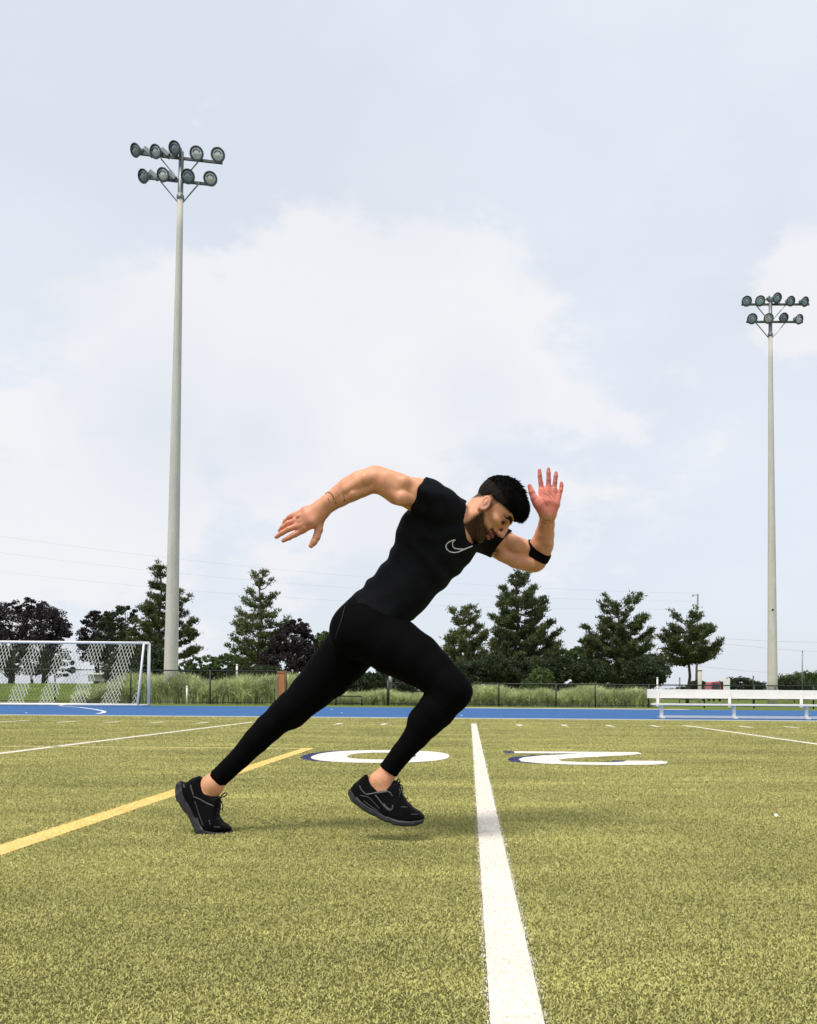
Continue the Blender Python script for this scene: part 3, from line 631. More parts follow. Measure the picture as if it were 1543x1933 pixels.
# power lines sagging across the sky
def wire(p0, p1, sag, r, label):
    a, b = P(*p0), P(*p1); pts = []
    for t in np.linspace(0, 1, 30):
        q = a + (b - a) * t; q[2] -= sag * 4 * t * (1 - t); pts.append(q)
    mb = MB(); mb.tube(pts, r, 5, False); o = mb.build('power_line', M['cable'], None); tag(o, label, 'cable', 'power lines crossing the sky')
for (ya, ym, yb, lab) in ((1007, 1078, 1095, 'topmost thin power line crossing the sky behind the runner'), (1040, 1091, 1110, 'second thin power line from the top behind the runner'), (1078, 1117, 1125, 'third thin power line from the top, behind the back of the runner')):
    Yw = 150; m0 = P(-150, ya - 18, Yw); m1 = P(1317, yb + 22, Yw)
    wire((-150, ya - 18, Yw), (1317, yb + 25, Yw), 2.4, .012, lab)
for (ya, yb, lab) in ((1206, 1204, 'thin power line right of the round pine, upper one'), (1214, 1232, 'thin power line right of the round pine, middle one'), (1262, 1272, 'lowest power line right of the round pine')):
    wire((1316, ya - 5, 190), (1800, yb, 190), 1.2, .03, lab)

# ------------------------------------------------------------------ far objects
def car(px, py, Y, label, m):
    """a small vehicle seen end on"""
    c = P(px, py, Y); w = .80; ht = P(px, 1287, Y)[2] - gz(c[0], Y); g = gz(c[0], Y); ln = 2.8
    root = empty('parked_car', (c[0], Y, g), label, 'car')
    prof = [(-w, .35), (-w, .95), (-w * .86, 1.0), (-w * .74, ht - .12), (-w * .6, ht), (w * .6, ht), (w * .74, ht - .12), (w * .86, 1.0), (w, .95), (w, .35)]
    vs = [(c[0] + x, Y + y, g + z) for y in (0, ln) for x, z in prof]; n = len(prof)
    mb = MB(); mb.add(vs, [(i, (i + 1) % n, n + (i + 1) % n, n + i) for i in range(n)] + [tuple(range(n))[::-1], tuple(range(n, 2 * n))]); mb.build('body', m, root, bevel=.05)
    mb = MB(); mb.box((c[0], Y - .01, g + (1.05 + ht - .18) / 2), (w * 1.2, .03, ht - .18 - 1.05)); mb.build('window', M['car_glass'], root, bevel=.01)
    for sx in (-1, 1):
        mb = MB(); mb.box((c[0] + sx * w * .82, Y - .02, g + .85), (.14, .05, .22)); mb.build('tail_light', M['orange'], root, bevel=.01)
        for yy in (.7, 3.4):
            mb = MB(); mb.lathe((c[0] + sx * (w - .2), Y + yy, g + .32), (sx, 0, 0), [(0, .1), (0.01, .32), (.2, .32), (.21, .1)], 18); mb.build('wheel', M['rubber'], root, True)
    return root
car(1352, 1296, 110, 'small red van seen end on beyond the fence above the bench', M['red_paint'])
# white shelter behind the goal
def shelter():
    Y = 60; c = P(191, 1280, Y); zt = P(191, 1272.5, Y)[2]; z0 = P(191, 1285, Y)[2]
    r = empty('shelter', (c[0], Y, z0), 'small white flat topped shelter seen through the goal net', 'shelter')
    mb = MB(); mb.box((c[0], Y, zt), (1.95, 1.2, .12)); mb.build('roof', M['white_paint'], r, bevel=.02)
    mb = MB(); mb.box((c[0], Y, (zt + z0) / 2 - .05), (1.45, .9, zt - z0)); mb.build('body', M['concrete'], r, bevel=.03)
shelter()
def sign(px, py, Y, w, h, label, m, cat):
    c = P(px, py, Y); r = empty('sign_board', (c[0], Y, 0), label, cat)
    mb = MB(); mb.box(c, (w, .06, h)); mb.build('board', m, r, bevel=.01)
    for s in (-.35, .35):
        mb = MB(); mb.tube([(c[0] + s * w, Y + .06, 0), (c[0] + s * w, Y + .06, c[2] + h / 2)], .035, 8); mb.build('leg', M['galv'], r)
sign(1372, 1292, 58, .45, .8, 'white board beside the red car above the bench', M['white_paint'], 'board')
sign(648, 1262, 50, 1.3, .5, 'grey board partly hidden behind the thighs of the runner', M['galv'], 'board') if False else None
# scraps of paper
for i, (px, py, lab) in enumerate(((1467, 1547, 'small white paper scrap on the turf at the right'), (49, 1347, 'tiny white scrap at the track edge below the goal'), (626, 1340, 'tiny white scrap on the blue track between the legs'), (871, 1352, 'tiny white scrap on the track beside the front knee'), (645, 1347, 'white scrap lying on the near edge of the track between the legs'))):
    g = G(px, py); sc = g[1] / F; s0 = 3.5 if i == 0 else 2.5
    mb = MB(); vs = [(g[0] + sc * s0 * x, g[1] + .02 * y, .016 + z) for x, y, z in ((-1, -1, 0), (-.2, -.6, .006), (.9, -1, .0), (1, 1, .004), (.1, .7, .012), (-.9, 1, .003))]
    vs2 = [(x, y, z - .002) for x, y, z in vs]
    mb.add(vs + vs2, [(0, 1, 4, 5), (1, 2, 3, 4), (11, 10, 7, 6), (10, 9, 8, 7), (0, 6, 7, 1), (1, 7, 8, 2), (2, 8, 9, 3), (3, 9, 10, 4), (4, 10, 11, 5), (5, 11, 6, 0)])
    o = mb.build('paper_scrap', M['white_paint'], None); tag(o, lab, 'litter')

# ------------------------------------------------------------------ runner: implicit surfaces meshed with surface nets
def smin(a, b, k):
    if k <= 0: return np.minimum(a, b)
    h = np.clip(.5 + .5 * (b - a) / k, 0, 1); return b + (a - b) * h - k * h * (1 - h)
def smax(a, b, k): return -smin(-a, -b, k)
class Cap:      # tapered capsule, optionally flattened along an axis
    def __init__(s, a, b, ra, rb, ax=None, f=1.0):
        s.a, s.b, s.ra, s.rb, s.ax, s.f = np.array(a, float), np.array(b, float), ra, rb, (None if ax is None else np.array(ax, float) / np.linalg.norm(ax)), f
        s.c = (s.a + s.b) / 2; s.R = np.linalg.norm(s.b - s.a) / 2 + max(ra, rb)
    def raw(s, p):
        ab = s.b - s.a; L2 = ab @ ab + 1e-12; t = np.clip((p - s.a) @ ab / L2, 0, 1)
        d = p - (s.a + t[:, None] * ab)
        if s.ax is not None: d = d + ((s.f - 1) * (d @ s.ax))[:, None] * s.ax
        return np.sqrt((d * d).sum(1)) - (s.ra + t * (s.rb - s.ra))
    def ev(s, p, bc, bR): return None if np.linalg.norm(bc - s.c) > bR + s.R + .09 else s.raw(p)
class Ell:
    def __init__(s, c, r, A=None):
        s.c, s.r, s.A = np.array(c, float), np.array(r, float), (np.eye(3) if A is None else np.array(A, float)); s.R = max(r)
    def raw(s, p):
        q = (p - s.c) @ s.A.T; k0 = np.sqrt(((q / s.r) ** 2).sum(1)) + 1e-9; k1 = np.sqrt(((q / s.r ** 2) ** 2).sum(1)) + 1e-9
        return k0 * (k0 - 1) / k1
    def ev(s, p, bc, bR): return None if np.linalg.norm(bc - s.c) > bR + s.R + .09 else s.raw(p)
class U:
    def __init__(s, k, *n): s.k, s.n = k, n
    def ev(s, p, bc, bR):
        r = None
        for q in s.n:
            d = q.ev(p, bc, bR)
            if d is not None: r = d if r is None else smin(r, d, s.k)
        return r
class Fing:     # each finger blends with the palm but not with its neighbours
    def __init__(s, base, k, fs): s.b, s.k, s.f = base, k, fs
    def ev(s, p, bc, bR):
        b = s.b.ev(p, bc, bR); r = b
        for q in s.f:
            d = q.ev(p, bc, bR)
            if d is None: continue
            if b is not None: d = smin(b, d, s.k)
            r = d if r is None else np.minimum(r, d)
        return r
class Sub:
    def __init__(s, a, k, *n): s.a, s.k, s.n = a, k, n
    def ev(s, p, bc, bR):
        r = s.a.ev(p, bc, bR)
        if r is None: return None
        for q in s.n:
            d = q.ev(p, bc, bR)
            if d is not None: r = smax(r, -d, s.k)
        return r
class Mod:      # arbitrary change of the distance: fn(d, p)
    def __init__(s, a, fn): s.a, s.fn = a, fn
    def ev(s, p, bc, bR):
        d = s.a.ev(p, bc, bR); return None if d is None else s.fn(d, p)
def chain(pts, k=.01, ax=None, f=1.0):
    return U(k, *[Cap(pts[i][0], pts[i + 1][0], pts[i][1], pts[i + 1][1], ax, f) for i in range(len(pts) - 1)])
def pc(*pts, k=.01, ax=None, f=1.0):   # chain from (px, py, Y, radius px)
    return chain([(P(x, y, Y), r * Y / F) for x, y, Y, r in pts], k, ax, f)
def surface(node, lo, hi, h):
    lo, hi = np.array(lo, float), np.array(hi, float); B = 8
    nb = np.ceil((hi - lo) / (h * B)).astype(int); n = nb * B + 1
    D = np.full(n, 1.0, np.float32)
    bi = np.stack(np.meshgrid(*[np.arange(k) for k in nb], indexing='ij'), -1).reshape(-1, 3)
    cen = lo + (bi + .5) * B * h; half = B * h * math.sqrt(3) / 2
    # coarse pass in slabs
    cd = np.full(len(bi), 1.0); G_ = 6
    key = (bi[:, 0] // G_) * 100000000 + (bi[:, 1] // G_) * 10000 + bi[:, 2] // G_; order = np.argsort(key, kind='stable'); ks = key[order]
    cuts = np.flatnonzero(np.diff(ks)) + 1
    for grp in np.split(order, cuts):
        c = cen[grp]; bc = (c.min(0) + c.max(0)) / 2; bR = np.linalg.norm(c.max(0) - c.min(0)) / 2 + half
        d = node.ev(c, bc, bR)
        if d is not None: cd[grp] = d
    act = np.abs(cd) < half * 1.5 + .004
    loc = np.stack(np.meshgrid(*[np.arange(B + 1)] * 3, indexing='ij'), -1).reshape(-1, 3)
    for i in np.flatnonzero((~act) & (cd < 0)):
        a, b, c = bi[i] * B; D[a:a + B + 1, b:b + B + 1, c:c + B + 1] = -1
    ai = np.flatnonzero(act); ai = ai[np.argsort(key[ai], kind='stable')]
    for j0 in range(0, len(ai), 24):
        g = ai[j0:j0 + 24]; idx = (bi[g][:, None, :] * B + loc[None]).reshape(-1, 3); p = lo + idx * h
        bc = (p.min(0) + p.max(0)) / 2; d = node.ev(p, bc, np.linalg.norm(p.max(0) - p.min(0)) / 2)
        if d is None: continue
        D[idx[:, 0], idx[:, 1], idx[:, 2]] = d
    ins = D < 0
    cells = np.zeros(np.array(D.shape) - 1, np.uint8)
    for a in (0, 1):
        for b in (0, 1):
            for c in (0, 1): cells += ins[a:D.shape[0] - 1 + a, b:D.shape[1] - 1 + b, c:D.shape[2] - 1 + c]
    ci = np.argwhere((cells > 0) & (cells < 8)); vid = np.full(cells.shape, -1, np.int32); vid[tuple(ci.T)] = np.arange(len(ci))
    acc = np.zeros((len(ci), 3)); cnt = np.zeros(len(ci))
    cor = [(a, b, c) for a in (0, 1) for b in (0, 1) for c in (0, 1)]
    for u in cor:
        for ax in range(3):
            if u[ax]: continue
            w = list(u); w[ax] = 1
            d0 = D[tuple((ci + u).T)]; d1 = D[tuple((ci + w).T)]; x = (d0 < 0) != (d1 < 0)
            t = np.where(x, d0 / np.where(x, d0 - d1, 1), 0); q = np.tile(np.array(u, float), (len(ci), 1)); q[:, ax] += t
            acc[x] += q[x]; cnt[x] += 1
    V = lo + (ci + acc / np.maximum(cnt, 1)[:, None]) * h
    Fs = []
    for ax in range(3):
        o1, o2 = [k for k in range(3) if k != ax]
        sl = [slice(None)] * 3; sl2 = [slice(None)] * 3; sl[ax] = slice(0, -1); sl2[ax] = slice(1, None)
        A_, B_ = ins[tuple(sl)], ins[tuple(sl2)]; e = np.argwhere(A_ != B_)
        e = e[(e[:, o1] > 0) & (e[:, o2] > 0) & (e[:, o1] < D.shape[o1] - 1) & (e[:, o2] < D.shape[o2] - 1)]
        if not len(e): continue
        def sh(a, b):
            q = e.copy(); q[:, o1] -= a; q[:, o2] -= b; return vid[tuple(q.T)]
        f = np.stack([sh(1, 1), sh(0, 1), sh(0, 0), sh(1, 0)], 1); flip = A_[tuple(e.T)] != (ax == 1)
        f[~flip] = f[~flip][:, ::-1]; Fs.append(f)
    Fc = np.concatenate(Fs); Fc = Fc[(Fc >= 0).all(1)]
    return V, Fc
def node_mesh(name, node, boxes, m, parent, color=None, relax=1):
    Vs, Fs, b = [], [], 0
    for lo, hi, h in boxes:
        V, Fc = surface(node, lo, hi, h)
        for _ in range(relax):   # light Laplacian relaxation removes stair steps
            e = np.concatenate([Fc[:, [0, 1]], Fc[:, [1, 2]], Fc[:, [2, 3]], Fc[:, [3, 0]]]); s_ = np.zeros_like(V); c_ = np.zeros(len(V))
            for q in range(3): s_[:, q] = np.bincount(e[:, 0], V[e[:, 1], q], len(V)) + np.bincount(e[:, 1], V[e[:, 0], q], len(V))
            c_ = np.bincount(e[:, 0], minlength=len(V)) + np.bincount(e[:, 1], minlength=len(V))
            V = V * .5 + .5 * s_ / np.maximum(c_, 1)[:, None]
        Vs.append(V); Fs.append(Fc + b); b += len(V)
    V = np.concatenate(Vs); Fc = np.concatenate(Fs); me = npmesh(name, V, Fc, 4)
    if color is not None:
        ca = me.color_attributes.new('col', 'FLOAT_COLOR', 'POINT'); c = np.ones((len(V), 4), np.float32); c[:, :3] = color(V); ca.data.foreach_set('color', c.ravel())
    return link(name, me, m, parent, True)
def box_of(pts, pad):
    p = np.array(pts); return p.min(0) - pad, p.max(0) + pad
def cast(node, px, py, y0=2.9, y1=4.0):
    """first hit of the sight line through a photo pixel; used to lay flat emblems on the cloth"""
    Ys = np.linspace(y0, y1, 1500); p = np.array([P(px, py, y) for y in Ys]); d = node.ev(p, p.mean(0), 2.0)
    i = int(np.argmax(d < 0)); return p[i] if d[i] < 0 else None
def wob(p, f, s=0.0): return np.sin(p[:, 0] * f + s + 1.7 * np.sin(p[:, 2] * f * .7 + s)) * np.sin(p[:, 1] * f * .8 + 2 * s) * np.cos(p[:, 2] * f * .9 - s)
YV = np.array([0, 1.0, 0])

# --- torso
SR, SL_ = P(833, 953, 3.28), P(905, 1006, 3.58)
lat = (SL_ - SR) / np.linalg.norm(SL_ - SR); pel = P(692, 1172, 3.42); nb_ = P(858, 985, 3.43); sp = nb_ - pel; sp = sp / np.linalg.norm(sp)
lat2 = lat - sp * (lat @ sp); lat2 /= np.linalg.norm(lat2); frn = np.cross(lat2, sp); frn /= np.linalg.norm(frn)
TA = np.array([sp, lat2, frn])
latp = np.array([-.35, .93, .05]); latp = latp - sp * (latp @ sp); latp /= np.linalg.norm(latp); frp = np.cross(latp, sp)
lm = lat2 * .45 + latp * .55; lm = lm - sp * (lm @ sp); lm /= np.linalg.norm(lm); frm = np.cross(lm, sp)
torso = U(.05,
    Ell(P(820, 1026, 3.43), (.185, .165, .118), TA),
    Ell(P(852, 1022, 3.44), (.11, .15, .085), TA),                       # chest plates
    Ell(P(790, 1079, 3.43), (.18, .145, .112), np.array([sp, lm, frm])),
    Ell(P(745, 1125, 3.42), (.16, .142, .108), np.array([sp, latp, frp])),
    Ell(P(702, 1170, 3.42), (.13, .152, .112), np.array([sp, latp, frp])),
    Ell(P(806, 985, 3.36), (.12, .085, .075), TA))                        # shoulder blade
traps = U(.03, pc((836, 954, 3.31, 27), (868, 980, 3.42, 27), k=.02), pc((868, 980, 3.42, 27), (905, 1008, 3.56, 25), k=.02))
# --- right arm (near, swung back)
armR_up = U(.03, pc((828, 955, 3.285, 32), (805, 941, 3.26, 29.5), (785, 934, 3.235, 28), (752, 923, 3.21, 27.5), (728, 911, 3.2, 23.5), (713, 904, 3.2, 20.5), k=.02),
    pc((812, 940, 3.25, 26), (792, 934, 3.23, 25), k=.02))
armR_lo = U(.02, pc((713, 904, 3.2, 20.5), (700, 907, 3.2, 22), (680, 914, 3.2, 23.5), (660, 924, 3.205, 22), (640, 937, 3.21, 18.5), (622, 949, 3.215, 16), (606, 960, 3.22, 15.5), k=.015),
    Ell(P(708, 891, 3.2), np.array([.018, .020, .018])))
muscR = U(.004, pc((716, 899, 3.178, 11.5), (690, 905, 3.163, 12.5), (655, 925, 3.172, 9.5), k=.006), pc((700, 921, 3.18, 9), (668, 932, 3.175, 10.5), (645, 944, 3.19, 7.5), k=.006))
muscRu = U(.004, pc((776, 943, 3.19, 11), (760, 940, 3.172, 14), (738, 928, 3.178, 9), k=.006), pc((784, 922, 3.2, 10), (762, 912, 3.178, 14.5), (735, 902, 3.178, 10), k=.006))
hR = lambda *a: [(x, y, Y, r) for x, y, Y, r in a]
palmR = U(.012, pc((606, 960, 3.22, 13), (578, 966, 3.215, 9.5), (559, 974, 3.225, 7), k=.01), pc((606, 961, 3.22, 14), (580, 974, 3.205, 9.5), (560, 984, 3.212, 7), k=.01),
    pc((607, 963, 3.22, 14), (584, 981, 3.203, 10), (565, 993, 3.208, 7.4), k=.01), pc((607, 966, 3.22, 14), (590, 986, 3.205, 10.5), (572, 999, 3.212, 7.5), k=.01),
    pc((606, 970, 3.22, 11), (602, 988, 3.225, 9), k=.01))
fR = [pc((558, 972, 3.226, 6.0), (548, 976, 3.235, 5.0), (539, 984, 3.25, 4.4), (534, 993, 3.262, 3.7), k=.004),
      pc((560, 983, 3.213, 6.1), (545, 987.5, 3.218, 5.2), (534, 995, 3.23, 4.6), (528, 1001.5, 3.243, 3.9), k=.004),
      pc((564, 992, 3.208, 6.3), (546, 998.5, 3.208, 5.3), (533, 1006, 3.216, 4.7), (522, 1013.5, 3.226, 3.8), k=.004),
      pc((573, 1000, 3.212, 6.5), (557, 1009, 3.21, 5.4), (546, 1015, 3.214, 4.8), (535, 1020.5, 3.222, 3.8), k=.004),
      pc((601, 984, 3.225, 9.2), (602, 1000, 3.222, 7.6), (598, 1014, 3.218, 7.0), (593, 1023, 3.216, 6.2), (587.5, 1030, 3.216, 4.8), k=.005)]
handR = Fing(U(.004, palmR, *[pc((604 + i * .5, 960 + i * 2.2, 3.207, 4.0), (a, b, 3.200, 4.6), k=.004) for i, (a, b) in enumerate(((563, 975), (566, 984), (570, 991), (577, 997)))]), .005, fR)
# --- left arm (far, bent up)
armL_up = U(.03, pc((905, 1006, 3.57, 29), (925, 1016, 3.6, 27), (950, 1030, 3.64, 26.5), (978, 1044, 3.67, 27.5), (996, 1052, 3.68, 24), (1009, 1058, 3.685, 20.5), k=.02))
muscL = U(.004, pc((950, 1020, 3.60, 14), (972, 1030, 3.605, 18), (990, 1036, 3.625, 12), k=.006), pc((948, 1046, 3.60, 14), (975, 1058, 3.615, 14), (1000, 1064, 3.63, 11), k=.006), pc((1031, 1022, 3.60, 11), (1035, 1003, 3.578, 9), k=.006))
armL_lo = U(.018, pc((1010, 1057, 3.685, 20.5), (1018, 1044, 3.67, 20), (1024, 1027, 3.64, 20.5), (1029, 1008, 3.605, 17), (1032, 990, 3.57, 14.3), (1033.5, 974, 3.54, 13.8), k=.015))
palmL = U(.010, pc((1031, 970, 3.53, 12.5), (1027, 948, 3.51, 9.5), (1023.5, 926, 3.51, 7.2), k=.008), pc((1034, 970, 3.53, 12), (1035, 946, 3.512, 9), (1036, 922, 3.51, 7.2), k=.008),
    pc((1037, 970, 3.53, 12), (1042, 947, 3.512, 9), (1046, 926, 3.512, 7), k=.008), pc((1039, 971, 3.53, 11.5), (1048, 952, 3.515, 9), (1054, 937, 3.516, 6.6), k=.008),
    pc((1026, 966, 3.52, 11), (1014, 948, 3.50, 9.5), k=.008))
fL = [pc((1023, 927, 3.51, 5.6), (1021.2, 912, 3.508, 4.4), (1019.4, 898, 3.507, 4.1), (1018.6, 888, 3.51, 3.5), k=.003),
      pc((1036, 924, 3.51, 5.6), (1036, 907, 3.508, 4.5), (1035.8, 893, 3.508, 4.1), (1035.7, 885.5, 3.51, 3.5), k=.003),
      pc((1046, 928, 3.511, 5.4), (1048, 911, 3.508, 4.3), (1049.5, 899, 3.508, 4.0), (1050, 892.5, 3.51, 3.3), k=.003),
      pc((1055, 938, 3.516, 5.2), (1059, 925, 3.51, 4.1), (1060.3, 917, 3.51, 3.8), (1060, 912, 3.51, 3.2), k=.003),
      pc((1016, 953, 3.50, 8.6), (1009, 941, 3.496, 7.0), (1004, 929, 3.493, 5.7), (1000, 917.5, 3.492, 4.0), k=.005)]
handL = Fing(palmL, .004, fL)
# --- legs
legR = U(.03, pc((706, 1196, 3.365, 55), (745, 1220, 3.345, 53.5), (786, 1244, 3.32, 47.5), (815, 1266, 3.30, 40.5), (841, 1289, 3.28, 34.5), (856, 1305, 3.275, 31.5), k=.008),
    pc((856, 1306, 3.275, 31.5), (846, 1320, 3.28, 30), (826, 1343, 3.285, 31), (804, 1366, 3.29, 27.5), (786, 1390, 3.295, 22.5), (760, 1420, 3.30, 18.5), (734, 1454, 3.31, 17), (726, 1466, 3.31, 17), k=.006),
    Ell(P(664, 1192, 3.37), (.085, .09, .10)), pc((812, 1338, 3.285, 22), (794, 1360, 3.29, 21), k=.006))
legL = U(.03, pc((684, 1200, 3.48, 51), (650, 1240, 3.49, 47), (622, 1272, 3.50, 43.5), (588, 1306, 3.50, 36.5), (549, 1342, 3.50, 29.5), k=.008),
    pc((549, 1342, 3.50, 29.5), (530, 1355, 3.495, 26), (508, 1374, 3.49, 25), (484, 1398, 3.485, 23), (454, 1430, 3.475, 18.5), (412, 1470, 3.465, 17), (404, 1479, 3.46, 17.5), k=.006),
    Ell(P(672, 1196, 3.49), (.085, .09, .10)))
legs = U(.03, legR, legL)
feet = U(.02, pc((726, 1466, 3.31, 17.5), (719, 1476, 3.31, 22), (722, 1490, 3.31, 21), (742, 1515, 3.31, 14), k=.01, ax=YV, f=1.35), pc((405, 1478, 3.46, 18.5), (397, 1487, 3.46, 21.5), (388, 1500, 3.46, 20), (396, 1530, 3.46, 13), k=.01, ax=YV, f=1.35))
# --- head; local axes forward, left, up with a slight turn towards the camera
ang = math.radians(54); HS = 1.05
fw = np.array([math.cos(ang), 0, -math.sin(ang)]); up = np.array([math.sin(ang), 0, math.cos(ang)])
yw = math.radians(4); hf = fw * math.cos(yw) - YV * math.sin(yw); hl = np.cross(up, hf); HO = P(919, 960, 3.44)
HM = np.array([hf, hl, up]) / HS
def hp(x, y, z): return HO + (hf * x + hl * y + up * z) * HS
class Head:
    """node written in head space (metres at unit scale)"""
    def __init__(s, n): s.n = n; s.c = hp(.02, 0, .03)
    def ev(s, p, bc, bR):
        if np.linalg.norm(bc - s.c) > bR + .30: return None
        d = s.n.ev((p - HO) @ HM.T, np.zeros(3), 9.0); return None if d is None else d * HS
def hc(a, b, ra, rb, **k): return Cap(a, b, ra, rb, **k)
def both(fn): return [fn(1), fn(-1)]
skull = U(.02, Ell((.003, 0, .058), (.088, .075, .080)), Ell((.035, 0, .03), (.066, .062, .075)), Ell((.045, 0, -.035), (.05, .044, .055)),
    *both(lambda s: hc((.0, s * .056, -.02), (.012, s * .052, -.052), .017, .016)), *both(lambda s: hc((.012, s * .052, -.052), (.07, s * .020, -.088), .016, .016)), hc((.078, -.008, -.088), (.078, .008, -.088), .0155, .0155),
    *both(lambda s: Ell((.064, s * .043, -.004), (.022, .0175, .013))))
face = U(.010, Sub(skull, .012, *both(lambda s: Ell((.103, s * .032, .017), (.018, .019, .013)))),
    hc((.096, .010, .040), (.083, .045, .037), .0085, .008), hc((.096, -.010, .040), (.083, -.045, .037), .0085, .008),
    *both(lambda s: Ell((.082, s * .032, .016), (.0125, .0145, .0125))))
nose = U(.008, hc((.097, 0, .034), (.112, 0, .006), .0075, .0085), hc((.112, 0, .006), (.120, 0, -.012), .0085, .0105), *both(lambda s: Ell((.108, s * .0125, -.018), (.011, .0075, .0085))))
face = U(.007, face, nose)
face = U(.004, face, hc((.098, .012, -.046), (.098, -.012, -.046), .0065, .0065), hc((.103, 0, -.0455), (.090, 0, -.046), .0065, .007), hc((.0965, .010, -.061), (.0965, -.010, -.061), .0075, .0075), hc((.101, 0, -.060), (.09, 0, -.06), .0065, .007), Ell((.088, 0, -.036), (.014, .026, .02)))
face = Sub(face, .004, *both(lambda s: hc((.104, s * .023, -.020), (.088, s * .037, -.056), .0030, .0035)), *both(lambda s: Ell((.040, s * .066, -.042), (.020, .010, .016))))
face = Sub(face, .003, hc((.104, .02, -.0535), (.104, -.02, -.0535), .0028, .0028), *both(lambda s: hc((.112, s * .007, -.026), (.106, s * .007, -.022), .003, .003)))
def ear(s):
    A = np.array([[.84, 0, .54], [0, 1, 0], [-.54, 0, .84]]); B = np.array([[.94, s * .3, .0], [-s * .3, .94, 0], [0, 0, 1]]); AA = A @ B
    o = np.array([-.001, s * .079, -.004])
    return U(.003, Sub(Ell(o, (.0205, .0085, .0335), AA), .004, Ell(o + np.array([.001, s * .009, .003]), (.0145, .0085, .0255), AA)), Ell(o + np.array([-.001, -s * .001, .004]), (.006, .006, .016), AA), Ell(o + np.array([.003, -s * .003, -.026]), (.0085, .006, .0095)), Ell(o + np.array([.004, -s * .012, .0]), (.01, .012, .02)))
headn = Head(U(.006, face, ear(1), ear(-1)))
neck = U(.02, pc((908, 958, 3.44, 24), (889, 981, 3.435, 25.5), (862, 1002, 3.43, 28), k=.02), pc((907, 975, 3.44, 19), (886, 1000, 3.45, 23), k=.02))
cutm = Mod(neck, lambda d, p: d)
thin = Mod(U(.02, torso, traps), lambda d, p: d + .013)
legs_in = Mod(legs, lambda d, p: d + .006 * np.clip((p[:, 2] - .22) / .04, 0, 1))
body = U(.02, thin, neck, legs_in, feet, armR_up, armR_lo, armL_up, armL_lo)
body = U(.007, body, muscR, muscRu, muscL); body = U(.014, body, handR, handL); body = U(.018, body, headn)

